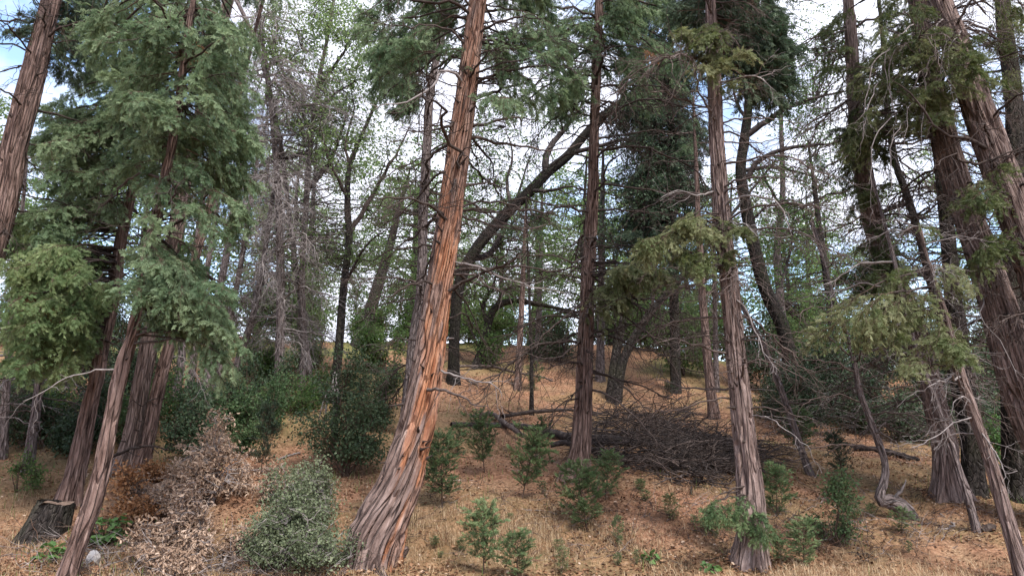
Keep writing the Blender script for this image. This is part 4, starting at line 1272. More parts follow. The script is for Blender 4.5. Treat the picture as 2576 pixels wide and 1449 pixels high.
# dense dark cedar between the two tall stems
d1 = make_tree('cedar_tree', 'dense dark cedar filling the gap between the two straight bare stems', 'tree',
               [(1700, 985, 26), (1698, 860, 24), (1694, 700, 22), (1690, 500, 20), (1688, 250, 16), (1686, 0, 11)], 'bark_dark', ext=4, segs=28, ring=0.1, flare=0.2, furrow=0.008, seed=67)
cedar_crown(d1, [(1660, 330, 110, 110, 60, -1, 1.5), (1640, 220, 120, 100, 48, -1, 1.5), (1740, 400, 50, 120, 28, -1, 1.5), (1620, 480, 90, 80, 32, -1, 1.5), (1680, 590, 70, 60, 16, -1, 1.5), (1640, 80, 110, 80, 32, -1, 1.5),
                 (1580, 580, 50, 60, 12, -1, 1)],
            'cedar_dark', 14, fl=1.3, kind='far', tint=0.4)
rand_branches(d1, 40, 3.5, 9, 0.8, 2.2, 'dead_dark', 9, 0.7)

for lab, pts, mt, nb in (
    ('slim grey-brown conifer standing alone on the slope left of the grey-brown cedar', [(1797, 1050, 28), (1787, 971, 23), (1777, 870, 21), (1767, 744, 18), (1757, 560, 14), (1750, 380, 9)], 'bark_red', 26),
    ('thin conifer pole near the top of the slope under the arching limb', [(1302, 978, 18), (1307, 870, 16), (1314, 734, 13), (1320, 600, 10)], 'bark_red', 10),
    ('very thin dark pole on the open slope under the arching limb', [(1338, 1044, 11), (1336, 870, 9), (1332, 759, 7), (1328, 640, 5)], 'bark_dark', 8),
    ('grey pole at the crest behind the very thin dark pole', [(1352, 905, 17), (1355, 800, 15), (1359, 700, 12), (1362, 560, 9)], 'bark_grey', 8),
    ('dim grey stem right behind the straight red-brown cedar', [(1510, 960, 22), (1512, 800, 19), (1514, 640, 16), (1516, 480, 12)], 'bark_grey', 10),
    ('slim stem beside the dark sturdy oak, thin pole at the crest', [(1803, 985, 14), (1800, 860, 12), (1797, 700, 10), (1795, 560, 7)], 'bark_grey', 6),
    ('dusky conifer stem rising left of the foliage-clad cedar', [(2110, 1040, 22), (2100, 900, 20), (2085, 740, 18), (2065, 600, 15), (2050, 480, 11)], 'bark_dark', 18),
):
    T = make_tree('young_conifer', lab, 'tree', pts, mt, ext=1.6, segs=24, ring=0.12, flare=0.25, furrow=0.006, seed=int(rng.integers(0, 99)))
    rand_branches(T, nb, T.base[2] + 1.0, T.P[-1, 2], 0.4, 1.5, 'dead', 7, 0.6)
    if mt != 'bark_grey':
        cedar_crown(T, [(pts[-1][0], pts[-1][1] - 20, 45, 70, 7, -.5, .5)], 'cedar', 0, fl=0.8, kind='far', tint=0.35)

c5 = make_tree('cedar_tree', 'grey snag-studded cedar just behind the thick leaning cedar', 'tree',
               [(1020, 1105, 36), (1030, 980, 30), (1042, 845, 27), (1060, 730, 26), (1064, 554, 24), (1075, 352, 22), (1083, 227, 20), (1115, 75, 16), (1125, 0, 13)], 'bark_grey', ext=3, segs=48,
               ring=0.06, flare=0.25, furrow=0.012, seed=71)
stubs(c5, 40, 2.2, 9)
rand_branches(c5, 20, 3, 9, 0.8, 1.8, 'dead', 18, 0.6, droop=0.5)
rand_branches(c5, 40, 2.8, 10.5, 0.5, 1.8, 'dead_dark', 9, 0.6)
cedar_crown(c5, [(1000, 150, 70, 80, 22, -.6, 1), (990, 240, 50, 40, 11, -.8, .4), (1060, 80, 60, 80, 18, 0, 1), (960, 120, 50, 60, 14, -.5, 1)], 'cedar', 8, fl=0.9,
            tint=0.45)

# grey dead conifer with curtains of twigs
g1 = make_tree('dead_tree', 'grey dead conifer draped in curtains of fine hanging twigs', 'tree',
               [(700, 1000, 26), (704, 880, 22), (706, 700, 20), (700, 520, 17), (690, 350, 14), (670, 180, 11), (655, 60, 9), (645, 0, 8)], 'bark_grey', ext=3, segs=36, ring=0.08, flare=0.2,
               furrow=0.01, seed=73)
rand_branches(g1, 210, 4.2, 14.5, 0.6, 2.4, 'dead_grey', 24, 1.0, droop=0.55)
g2 = make_tree('dead_tree', 'pale leaning snag poking above the left foliage', 'tree',
               [(730, 560, 12), (700, 330, 11), (650, 125, 10), (585, -20, 9)], 'bark_grey', Y=21, ext=2, segs=28, ring=0.1, flare=0.1, furrow=0.008, seed=75)
rand_branches(g2, 30, 6, 13, 0.7, 2.2, 'dead_grey', 12, 0.8, droop=0.2)
for k, (x, xb, yb, w, lab) in enumerate((
        (440, 455, 1010, 20, 'grey-purple stem at the left end of the row of slim trunks'), (478, 487, 1006, 16, 'second slim stem from the left end of the row of trunks'),
        (520, 530, 1015, 22, 'thickest stem in the row of slim trunks behind the brown shrub'), (560, 556, 1005, 16, 'slim stem between the thickest stem and the mossy bank'),
        (615, 603, 985, 18, 'stem of the slim trunk row standing at the mossy bank'))):
    T = make_tree('young_conifer', lab, 'tree', [(xb - 18, yb, w * 1.2), (xb, yb - 90, w), (x + 20, 800, w * .9), (x + 50, 640, w * .75), (x + 70, 500, w * .6)], 'bark_grey', ext=2, segs=24, ring=0.12,
                  flare=0.2, furrow=0.008, seed=80 + k, group='row of slim trunks')
    rand_branches(T, 16, T.base[2] + 1.2, T.P[-1, 2], 0.5, 1.7, 'dead_grey', 11, 0.8, droop=0.45)
T = make_tree('dead_tree', 'bare tan pole standing on the mossy bank', 'tree', [(757, 940, 8), (756, 880, 8), (753, 800, 6)], 'bark_main', ext=0.3, segs=14, ring=0.1, flare=0.0, furrow=0.004, seed=90, tip=0.01)
T = make_tree('oak_tree', 'squat dark double oak bole leaning near the bank top', 'tree', [(900, 870, 34), (925, 800, 32), (950, 720, 28), (975, 640, 22), (1000, 540, 15)], 'bark_dark', ext=2, segs=32, ring=0.1, flare=0.25,
              seed=91)
leaf_crown(T, limb_nodes(T), targets(T, [(960, 560, 70, 80, 16, -.5, 1.5), (900, 660, 60, 60, 10, -.5, 1.5), (1000, 700, 40, 80, 12, -.3, 1.5), (930, 480, 60, 60, 8, 0, 2)]), 'oak', 40, 0.45, 0.075, 0.45)
# left edge, behind the clump
T = make_tree('young_conifer', 'dim grey stem in shade left of the slanting clump', 'tree', [(70, 1185, 26), (82, 1090, 22), (95, 1000, 20), (110, 860, 18), (135, 700, 14), (160, 540, 9)], 'bark_grey', ext=2, segs=28, ring=0.1,
              flare=0.2, furrow=0.008, seed=93)
rand_branches(T, 46, 1.8, 6.5, 0.6, 1.9, 'dead', 12, 0.8, droop=0.4)
T = make_tree('young_conifer', 'slim stem hung with grey dead twigs at the far left of the clearing', 'tree', [(5, 1150, 22), (15, 1000, 20), (30, 800, 17), (50, 600, 12)], 'bark_grey', ext=2, segs=28, ring=0.1, flare=0.2,
              furrow=0.008, seed=95)
rand_branches(T, 50, 2.0, 8, 0.6, 1.9, 'dead_grey', 13, 0.8, droop=0.4)

# small dead stem wrapped by the dark shrub in the middle
s1 = make_tree('young_conifer', 'dead dark stem with pale forked twigs inside the big evergreen shrub', 'tree', [(838, 1150, 18), (842, 1060, 15), (848, 960, 13), (852, 850, 11)], 'bark_dark', ext=0.6, segs=24, ring=0.08,
               flare=0.2, seed=97)
for _ in range(6):
    x = rng.uniform(-70, 80)
    traced(s1, [(846, 960 + rng.uniform(-60, 30), 4), (846 + x * .4, 990, 4, -.3), (846 + x * .7, 1050, 3, -.5), (846 + x, 1130 + rng.uniform(0, 40), 2, -.6)], 'dead_grey', 8, 0.45)

# hilltop wood beyond the crest
HILL = [(-13.5, 27, 9), (-8.5, 30, 10), (-17, 33, 11), (-4.5, 33, 10), (-0.6, 36, 9), (3.2, 33, 10), (-11, 38, 12), (7.5, 31, 8), (11.5, 30, 7), (15, 34, 8), (20, 28, 9), (5.5, 40, 11), (-21, 27, 10), (12, 40, 12),
        (22, 36, 12), (-6, 44, 13), (1, 46, 12), (-15, 43, 14), (-24, 38, 13), (8.5, 46, 13), (18, 44, 13), (26, 30, 11), (-3, 29, 7)]
HL = []
for k in range(5):
    T = Tree()
    T.base = np.zeros(3)
    a = rng.uniform(-0.12, 0.12)
    C = np.array([[0, 0, -0.2, 0.20], [a * 2, 0, 2, 0.15], [a * 4 + 0.2, 0, 5, 0.11], [a * 6, 0, 9.5, 0.03]])
    me, T.P, T.R = trunk_mesh(C, 20, 0.25, T.base, [M['bark_dark']], 0.4, 0.01, 0.05, 12, k)
    T.root = None
    n = 84
    v = nrm(rng.normal(0, 1, (n, 3))) * rng.uniform(0.25, 1, (n, 1)) ** 0.5
    cc = np.array([a * 4, 0, 5.6]) + v * np.array([3.6, 3.6, 4.9])
    o = leaf_crown(T, T.P[2:], cc, ['oak', 'oak_pale', 'oak_pale', 'oak', 'oak_pale'][k], 80, 0.36, 0.13, 0.5, twr=0.022)
    HL.append((me, o.data))
    bpy.data.objects.remove(o)
for k, (x, y, h) in enumerate(HILL):
    r_ = thing('hill_oak', 'airy green oak of the wood beyond the crest of the slope' if k % 5 in (0, 3) else 'airy oak with paler leaves in the wood beyond the crest of the slope', 'tree', (x, y, float(hgt(x, y))), 'oaks beyond the crest')
    r_.rotation_euler = (0, 0, float(rng.uniform(0, 6.28)))
    r_.scale = (h / 10,) * 3
    part('trunk', HL[k % 5][0], r_)
    part('crown', HL[k % 5][1], r_)

# ------------------------------------------------------------------ shrubs and saplings
def shrub(name, label, px, py, wpx, hpx, leaf, n=60, per=30, size=0.045, r=0.13, tint=0.5, kind=1, wood='twig', cat='shrub', group=None, depth=0.8, stems=7, part_name='foliage', sq=0.55, dz=0.0, up=0.5):
    b = on_ground(px, py)
    m = mpx(b)
    W, H = wpx * m / 2, hpx * m
    R = thing(name, label, cat, b, group)
    nl = max(6, n // 16)
    lc = nrm(rng.normal(0, 1, (nl, 3))) * rng.uniform(0.35, 1.0, (nl, 1))
    lc[:, 2] = np.abs(lc[:, 2]) * rng.uniform(0.7, 1.2, nl)
    lr = rng.uniform(0.24, 0.52, nl)
    k = rng.integers(0, nl, n)
    v = lc[k] + nrm(rng.normal(0, 1, (n, 3))) * (rng.random((n, 1)) ** 0.4) * lr[k][:, None]
    v[:, 2] = np.abs(v[:, 2])
    lump = np.full(n, 1.0)
    C = b + np.array([0, 0, H * 0.12]) + v * lump[:, None] * np.array([W, W * depth, H * 0.86])
    C[:, 2] = np.maximum(C[:, 2], hgt(C[:, 0], C[:, 1]) + r * 0.35)
    mb = MB()
    sE = b + nrm(rng.normal(0, 1, (stems, 3)) * np.array([1, depth, 0.3]) + np.array([0, 0, 0.9])) * np.array([W, W * depth, H * .75]) * 0.8
    X = wiggle(np.repeat(b[None] - np.array([0, 0, .05]), stems, 0), sE, 8, 0.10)
    V, F = tubes(X, np.linspace(1, 0.3, 8)[None] * rng.uniform(0.008, 0.018, (stems, 1)) * max(0.5, min(1.5, H)), 5)
    mb.add(V, F)
    nodes = X[:, 2:].reshape(-1, 3)
    S = nodes[np.argmin(np.linalg.norm(C[:, None] - nodes[None], axis=2), 1)]
    Y = wiggle(S, C, 5, 0.12)
    V, F = tubes(Y, np.broadcast_to(np.linspace(0.006, 0.002, 5), (n, 5)), 3)
    mb.add(V, F)
    part('stems', mb.mesh('stems', [M[wood]], b), R)
    mb = MB()
    clusters(mb, C, r, per, size, tint, 0, kind, 0.8, up)
    part(part_name, mb.mesh(part_name, [M[leaf], M[wood]], b), R)
    return R


SLIB = []
for k in range(7):
    W, H = 0.34, 0.95
    bend = rng.normal(0, 0.05, 2) * H
    z = np.linspace(-0.04, 1, 8)
    X = np.stack([bend[0] * z ** 2, bend[1] * z ** 2, H * z], -1)
    V, F = tubes(X[None], (np.linspace(1, 0.2, 8) * 0.013)[None], 6)
    stem = MB().add(V, F).mesh('stem', [M['twig']], smooth=True)
    nb = 44 if k < 4 else 28
    sk = rng.uniform(0.08, 0.24)
    t = sk + (0.97 - sk) * np.linspace(0, 1, nb)
    a = np.arange(nb) * 2.399 + rng.normal(0, 0.5, nb)
    prof = np.sin(np.pi * np.clip((t - sk) / (1 - sk), 0, 1) ** rng.uniform(0.6, 0.9) * 0.86 + 0.30) ** 0.8
    Lb = np.maximum(W * prof * rng.uniform(0.55, 1.2, nb), 0.04)
    S = np.stack([bend[0] * t ** 2, bend[1] * t ** 2, H * t], -1)
    E = S + np.stack([np.cos(a) * Lb, np.sin(a) * Lb, Lb * rng.uniform(0.25, 1.0, nb)], -1)
    mb = MB()
    boughs(mb, S, E, fl=9, M_=6, Q=6, size=0.06, lobes=7, tint=0.5, spread=0.15, r0=0.004, droop=-0.15, fz=0.45)
    SLIB.append((stem, mb.mesh('foliage', [M['sapling'], M['twig']])))


def sapling(label, px, py, wpx, hpx, leaf='sapling', tint=0.5, nb=46, name='cedar_sapling', group=None):
    b = on_ground(px, py)
    m = mpx(b)
    R = thing(name, label, 'sapling', b, group)
    sc = (wpx * m / 0.68, wpx * m / 0.68, hpx * m / 0.95)
    R.rotation_euler = (float(rng.normal(0, 0.09)), float(rng.normal(0, 0.09)), float(rng.uniform(0, 6.28)))
    R.scale = sc
    st, fo = SLIB[rng.integers(0, 4) if nb > 36 else rng.integers(4, 7)]
    part('stem', st, R)
    o = part('foliage', fo, R)
    o.color = (1 + tint - 0.5, 1, 1, 1)
    if leaf != 'sapling':
        o.material_slots[0].link = 'OBJECT'
        o.material_slots[0].material = M[leaf]
    return R


SAP = [
    ('plump dark green cedar sapling against the foot of the thick leaning cedar', 1113, 1278, 125, 170, 0.40, 70, 'sapling'),
    ('cedar sapling with a thin top in front of the forked fallen branch', 1219, 1190, 86, 140, 0.32, 46, 'sapling'),
    ('open bushy cedar sapling between the forked fallen branch and the grassy patch', 1314, 1255, 105, 160, 0.45, 52, 'sapling'),
    ('small dark cedar sapling touching the fallen logs', 1357, 1155, 60, 95, 0.25, 34, 'sapling'),
    ('rounded cedar sapling on a bare thin stem before the straight red-brown cedar', 1476, 1330, 118, 150, 0.5, 58, 'sapling'),
    ('cedar sapling right beside the foot of the straight red-brown cedar', 1522, 1256, 78, 110, 0.42, 38, 'sapling'),
    ('pale airy cedar sapling standing in the dry grass', 1216, 1446, 100, 160, 0.68, 44, 'sapling'),
    ('low dense dark sapling beside the pale airy one', 1302, 1452, 100, 105, 0.42, 50, 'sapling'),
    ('tiny wispy sapling alone on the bare duff', 1556, 1374, 36, 68, 0.5, 22, 'sapling'),
    ('small pale sapling on the duff below the twig pile', 1695, 1314, 56, 66, 0.6, 22, 'cedar_olive'),
    ('tiny yellowish sapling at the edge of the dry grass', 1415, 1446, 46, 62, 0.7, 20, 'cedar_olive'),
    ('leafy sapling behind the split root flare of the grey-brown cedar', 1954, 1300, 80, 120, 0.36, 44, 'sapling'),
    ('bright low sapling right of the split root flare', 2024, 1424, 86, 105, 0.58, 44, 'sapling'),
    ('little dark sapling tucked at the split root flare', 1966, 1424, 54, 70, 0.4, 26, 'sapling'),
    ('dark narrow cedar sapling behind the bushy thicket on the right slope', 2120, 1205, 66, 110, 0.3, 40, 'cedar_dark'),
    ('small dim sapling under the lying stem of the crooked tree', 2266, 1342, 62, 60, 0.4, 24, 'sapling'),
    ('shaded sapling at the foot of the slender young cedar', 2016, 1150, 80, 110, 0.35, 40, 'sapling'),
    ('lone dark tuft of a sapling high on the open slope', 1679, 1005, 34, 42, 0.3, 24, 'cedar_dark'),
    ('green sapling at the foot of the pole under the arching limb', 1345, 985, 50, 72, 0.45, 30, 'sapling'),
    ('narrow upright sapling behind the grey dead leaf heap', 655, 1195, 62, 165, 0.3, 50, 'cedar_dark'),
    ('spreading wispy sapling on the duff left of the split root flare', 1793, 1345, 70, 60, 0.5, 22, 'sapling'),
    ('small sapling beside the fallen log behind the thick leaning cedar', 1150, 1140, 60, 70, 0.45, 28, 'sapling'),
]
for k in range(26):
    x, y = rng.uniform(1050, 2300), rng.uniform(1230, 1440)
    SAP.append(('ankle-high green seedling on the duff among the saplings', x, y, rng.uniform(16, 34), rng.uniform(14, 36), rng.uniform(0.4, 0.75), 20, 'sapling'))
for lab, x, y, w, h, tn, nb, lf in SAP:
    sapling(lab, x, y, w * rng.uniform(0.9, 1.15), h, lf, tn + 0.02, nb, group='tiny seedlings' if 'ankle' in lab else None)

shrub('sapling_thicket', 'two-stemmed bushy green thicket on the duff right of the split root flare', 2105, 1374, 135, 180, 'sapling', 90, 26, 0.042, 0.11, 0.45, stems=9, dz=1)
shrub('green_shrub', 'soft green shrub on the shaded ground at the far left', 40, 1235, 90, 90, 'oak', 40, 24, 0.045, 0.12, 0.5)
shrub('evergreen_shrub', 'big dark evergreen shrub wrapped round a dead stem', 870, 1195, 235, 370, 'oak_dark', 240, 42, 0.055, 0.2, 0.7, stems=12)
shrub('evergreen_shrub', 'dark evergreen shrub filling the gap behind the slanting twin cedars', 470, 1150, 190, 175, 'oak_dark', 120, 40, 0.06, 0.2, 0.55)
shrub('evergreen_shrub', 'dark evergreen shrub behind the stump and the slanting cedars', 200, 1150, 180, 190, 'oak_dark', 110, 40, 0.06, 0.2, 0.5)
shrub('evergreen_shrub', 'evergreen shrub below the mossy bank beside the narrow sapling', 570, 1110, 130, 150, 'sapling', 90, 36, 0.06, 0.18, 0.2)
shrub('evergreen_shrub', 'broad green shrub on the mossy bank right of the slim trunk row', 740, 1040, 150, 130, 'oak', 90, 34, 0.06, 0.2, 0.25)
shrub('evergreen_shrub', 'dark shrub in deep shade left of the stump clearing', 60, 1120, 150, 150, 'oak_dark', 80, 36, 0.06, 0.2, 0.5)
shrub('hill_shrub', 'round pale green bush crowning the crest left of the grey-brown cedar', 1720, 945, 170, 215, 'oak_pale', 200, 40, 0.085, 0.32, 0.4, stems=10)
shrub('hill_shrub', 'broad olive bush on the crest beneath the bright gap', 1400, 905, 130, 110, 'oak_dark', 110, 36, 0.08, 0.28, 0.8)
shrub('hill_shrub', 'green bush on the crest between the thick leaning cedar and the arching limb', 1215, 920, 110, 110, 'oak', 90, 36, 0.08, 0.28, 0.4)
shrub('hill_shrub', 'feathery bush on the crest left of the thick leaning cedar', 960, 940, 130, 130, 'oak', 110, 36, 0.08, 0.28, 0.35)
shrub('hill_shrub', 'green bush on the crest above the mossy bank', 650, 965, 130, 130, 'oak', 90, 36, 0.08, 0.28, 0.4)
shrub('hill_shrub', 'light green bush on the crest right of the grey dead conifer', 790, 930, 120, 160, 'oak_pale', 110, 36, 0.08, 0.28, 0.4)
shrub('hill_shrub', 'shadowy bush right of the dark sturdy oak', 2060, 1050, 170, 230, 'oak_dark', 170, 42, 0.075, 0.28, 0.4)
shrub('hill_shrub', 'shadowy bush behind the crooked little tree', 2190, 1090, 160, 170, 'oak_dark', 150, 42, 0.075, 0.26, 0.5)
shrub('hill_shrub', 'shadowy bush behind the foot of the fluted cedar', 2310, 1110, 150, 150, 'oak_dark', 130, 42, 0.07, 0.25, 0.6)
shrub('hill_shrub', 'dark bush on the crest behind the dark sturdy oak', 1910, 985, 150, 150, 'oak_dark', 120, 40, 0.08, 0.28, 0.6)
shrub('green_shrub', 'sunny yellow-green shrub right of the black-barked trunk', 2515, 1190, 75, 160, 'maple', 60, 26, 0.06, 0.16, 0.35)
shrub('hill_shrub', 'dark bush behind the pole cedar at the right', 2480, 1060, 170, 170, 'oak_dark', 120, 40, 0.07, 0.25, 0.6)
shrub('greygreen_shrub', 'rounded grey-green shrub with tiny leaves at the foot of the leaning cedar', 730, 1428, 270, 215, 'bush_grey', 300, 60, 0.036, 0.13, 0.30, stems=12, wood='dead_grey')
shrub('greygreen_shrub', 'grey-green shrub with dry tips behind the rounded one', 780, 1330, 190, 180, 'bush_grey', 170, 50, 0.036, 0.13, 0.45, stems=10, wood='dead_grey')

EV = [o for o in bpy.data.objects if o.name.startswith('evergreen_shrub') and o.parent is None]
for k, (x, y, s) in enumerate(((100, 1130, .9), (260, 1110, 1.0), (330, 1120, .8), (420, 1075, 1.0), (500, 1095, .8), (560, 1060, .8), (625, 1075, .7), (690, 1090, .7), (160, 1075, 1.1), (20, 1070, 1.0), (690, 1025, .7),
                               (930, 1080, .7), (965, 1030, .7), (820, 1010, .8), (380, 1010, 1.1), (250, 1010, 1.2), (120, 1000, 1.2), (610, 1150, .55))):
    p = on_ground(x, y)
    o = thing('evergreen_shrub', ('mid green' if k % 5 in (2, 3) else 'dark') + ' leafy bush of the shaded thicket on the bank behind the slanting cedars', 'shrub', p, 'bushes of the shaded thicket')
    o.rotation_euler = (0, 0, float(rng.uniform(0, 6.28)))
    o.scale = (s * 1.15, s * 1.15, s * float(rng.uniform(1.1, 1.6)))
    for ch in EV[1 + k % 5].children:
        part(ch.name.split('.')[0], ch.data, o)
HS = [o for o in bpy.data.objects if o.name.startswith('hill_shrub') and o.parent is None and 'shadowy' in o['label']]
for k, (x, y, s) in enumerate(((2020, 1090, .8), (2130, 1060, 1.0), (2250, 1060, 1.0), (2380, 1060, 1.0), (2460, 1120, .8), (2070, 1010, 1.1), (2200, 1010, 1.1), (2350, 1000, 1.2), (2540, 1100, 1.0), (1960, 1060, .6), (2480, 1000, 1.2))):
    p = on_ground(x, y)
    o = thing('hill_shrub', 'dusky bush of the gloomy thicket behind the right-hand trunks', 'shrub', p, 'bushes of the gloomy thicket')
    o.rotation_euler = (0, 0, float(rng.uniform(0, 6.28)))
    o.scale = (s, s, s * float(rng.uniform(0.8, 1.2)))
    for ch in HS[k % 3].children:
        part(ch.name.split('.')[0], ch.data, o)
CR = []
for k in range(30):
    x = -160 + 97 * k + rng.uniform(-40, 40)
    y = rng.uniform(26.5, 32)
    q = np.array([(x - 1288) / FPX * y * 1.02, y])
    zz = float(hgt(*q))
    if k < 4:
        py_ = 724.5 - FPX * ((-q[1] * FWD[2] + (zz - 1.6) * UPV[2]) / (q[1] * FWD[1] + (zz - 1.6) * FWD[2]))
        o = shrub('crest_shrub', ['mid green bush', 'dark leafy bush', 'pale leafy bush', 'mid green bush'][k] + ' of the thicket along the crest of the slope', x, py_, 190, 170, ['oak', 'oak_dark', 'oak_pale', 'oak'][k], 170, 36, 0.095, 0.32, [0.35, 0.7, 0.3, 0.5][k], group='bushes along the crest')
        CR.append(o)
    else:
        o = thing('crest_shrub', CR[k % 4]['label'], 'shrub', (q[0], q[1], zz), 'bushes along the crest')
        o.rotation_euler = (0, 0, float(rng.uniform(0, 6.28)))
        o.scale = (float(rng.uniform(0.8, 1.3)),) * 3
        for ch in CR[k % 4].children:
            part(ch.name.split('.')[0], ch.data, o)

# heap of cut oak boughs with dead leaves
shrub('dead_leaf_bough', 'tall mound of cut oak bough with curled brown leaves', 525, 1270, 205, 240, 'dry_leaf', 260, 26, 0.060, 0.12, 0.52, 2, 'dead_grey', 'brush', 'heap of cut boughs', stems=9, part_name='dead_leaves', up=0.2)
shrub('dead_leaf_bough', 'low cut bough with curled brown leaves at the foot of the tall mound', 460, 1400, 220, 130, 'dry_leaf', 149, 24, 0.060, 0.12, 0.52, 2, 'dead_grey', 'brush', 'heap of cut boughs', part_name='dead_leaves', up=0.2)
shrub('dead_leaf_bough', 'cut bough with brown leaves lying against the orange dead spray', 340, 1290, 170, 120, 'dry_leaf', 80, 22, 0.060, 0.12, 0.52, 2, 'dead_grey', 'brush', 'heap of cut boughs', part_name='dead_leaves', up=0.2)
shrub('dead_leaf_bough', 'flattened dry-leaved bough below the bright shrub', 400, 1452, 210, 80, 'dry_leaf', 103, 24, 0.060, 0.12, 0.52, 2, 'dead_grey', 'brush', 'heap of cut boughs', part_name='dead_leaves', up=0.2)
shrub('dead_leaf_bough', 'dry pinkish leafy bough between the mound and the grey-green shrub', 700, 1260, 150, 120, 'dry_leaf', 69, 22, 0.060, 0.12, 0.52, 2, 'dead_grey', 'brush', 'heap of cut boughs', part_name='dead_leaves', up=0.2)
shrub('dead_leaf_bough', 'thin dry-leaved bough on the ground between mound and grey-green shrub', 590, 1400, 130, 90, 'dry_leaf', 46, 20, 0.060, 0.12, 0.52, 2, 'dead_grey', 'brush', 'heap of cut boughs', part_name='dead_leaves', up=0.2)
R = shrub('dead_cedar_bough', 'rusty orange dead cedar bough in front of the slanting twin cedars', 335, 1312, 130, 110, 'cedar_brown', 90, 50, 0.05, 0.13, 0.45, 1, 'twig', 'brush', 'heap of cut boughs')
R = shrub('dead_cedar_bough', 'small rusty dead cedar bough at the top of the brown heap', 385, 1215, 60, 75, 'cedar_brown', 30, 40, 0.05, 0.11, 0.5, 1, 'twig', 'brush', 'heap of cut boughs')


# broad-leaved little plants: every leaf an object
def lobed_leaf(name, mat):
    k = 15
    a = np.linspace(-math.pi * 0.86, math.pi * 0.86, k)
    rr = 0.5 * (0.62 + 0.38 * np.abs(np.cos(a * 2.6)))
    P = np.stack([0.42 + rr * np.cos(a), rr * np.sin(a), -0.18 * (rr * np.sin(a)) ** 2 - 0.1 * (0.42 + rr * np.cos(a)) ** 2], -1)
    V = np.vstack([[0.42, 0, 0.02], P])
    F = [[0, i, i + 1] for i in range(1, k)] + [[0, k, 1]]
    return MB().add(V, F, 0, 0.5).mesh(name, [mat])


LV = []
for tn in (0.35, 0.55, 0.8):
    me = lobed_leaf('leaf', M['maple'])
    me.attributes['tint'].data.foreach_set('value', np.full(len(me.vertices), tn, np.float32))
    LV.append(me)


def leafy_plant(name, label, px, py, wpx, hpx, n, size, cat='plant', group=None):
    b = on_ground(px, py)
    m = mpx(b)
    W, H = wpx * m / 2, hpx * m
    R = thing(name, label, cat, b, group)
    v = nrm(rng.normal(0, 1, (n, 3)))
    v[:, 2] = np.abs(v[:, 2])
    C = np.array([0, 0, 0.12 * H]) + v * rng.uniform(0.55, 1, (n, 1)) * np.array([W, W * .8, H * .85])
    mb = MB()
    X = wiggle(np.repeat(np.array([[0, 0, -0.03]]), n, 0), C, 6, 0.08)
    V, F = tubes(X, np.broadcast_to(np.linspace(0.005, 0.002, 6), (n, 6)), 4)
    part('stems', mb.add(V, F).mesh('stems', [M['twig']]), R)
    for k in range(n):
        d = Vector(C[k] * np.array([1, 1, 0.2]) + rng.normal(0, 0.05, 3) + np.array([0, -0.03, 0]))
        e = d.to_track_quat('X', 'Z').to_euler()
        e.x += rng.normal(0.0, 0.35)
        e.y += rng.normal(0.35, 0.25)
        part('leaf', LV[rng.integers(0, 3)], R, C[k], e, float(size * rng.uniform(0.7, 1.25)))
    return R


leafy_plant('maple_shrub', 'bright green lobed-leaf shrub at the foot of the slim slanting cedar', 262, 1372, 118, 95, 130, 0.10, 'shrub')
leafy_plant('maple_shrub', 'low green lobed-leaf seedling below the cut stump', 130, 1412, 90, 50, 60, 0.085, 'shrub')
leafy_plant('leafy_weed', 'blue-green weed rosette on the bare duff', 1637, 1412, 48, 30, 26, 0.07)
leafy_plant('leafy_weed', 'green weed rosette at the split root flare', 1787, 1443, 56, 32, 28, 0.075)

# ------------------------------------------------------------------ stump, rock, fallen wood
b = on_ground(112, 1350)
m = mpx(b)
C = np.array([[*(b - [0.02, 0, 0.12]), 52 * m], [*b, 50 * m], [*(b + np.array([0.06, 0.0, 44 * m])), 44 * m], [*(b + np.array([0.10, 0, 84 * m])), 42 * m]])
R = thing('stump', 'dark cut tree stump with furrowed sides beside the slanting cedar', 'stump', b)
me, P, Rr = trunk_mesh(C, 72, 0.03, b, [M['bark_dark']], 0.15, 0.03, 0.0, 9, 3)
part('trunk', me, R)
th = np.linspace(0, 2 * np.pi, 33)[:-1]
top = P[-1] - b
rad = Rr[-1] * 0.97
V = [top + np.array([0, 0, -0.012])]
for f in (0.35, 0.7, 1.0):
    V += [top + np.array([math.cos(t) * rad * f, math.sin(t) * rad * f, -0.012 + rng.normal(0, 0.006) + 0.02 * math.sin(3 * t)]) for t in th]
F4 = [[1 + r * 32 + i, 1 + r * 32 + (i + 1) % 32, 1 + (r + 1) * 32 + (i + 1) % 32, 1 + (r + 1) * 32 + i] for r in range(2) for i in range(32)]
mb = MB().add(np.array(V), F4)
F3 = np.array([[0, 1 + i, 1 + (i + 1) % 32] for i in range(32)])
mb.f.append(F3)
mb.m.append(np.zeros(32))
part('cut_face', mb.mesh('cut_face', [M['stump_top']]), R)

b = on_ground(232, 1418)
u, v = np.meshgrid(np.linspace(0, 2 * np.pi, 15), np.linspace(0.02, np.pi - 0.02, 9))
D = np.stack([np.cos(u) * np.sin(v), np.sin(u) * np.sin(v), np.cos(v)], -1)
cuts = nrm(np.random.default_rng(5).normal(0, 1, (11, 3)))
rr = 0.14 * np.min(np.random.default_rng(6).uniform(0.6, 0.95, 11) / np.maximum(D @ cuts.T, 0.12), -1)
V = D * np.minimum(rr, 0.17)[..., None] * np.array([0.9, 0.8, 1.1]) + np.array([0, 0, 0.06])
i = np.arange(u.size).reshape(u.shape)
F = np.stack([i[:-1, :-1], i[1:, :-1], i[1:, 1:], i[:-1, 1:]], -1).reshape(-1, 4)
o = part('rock', MB().add(V.reshape(-1, 3), F).mesh('rock', [M['rock']]), None, b + np.array([0, -.02, -0.03]), None, 0.8)
tag(o, 'pale jagged rock at the foot of the slim slanting cedar', 'rock')


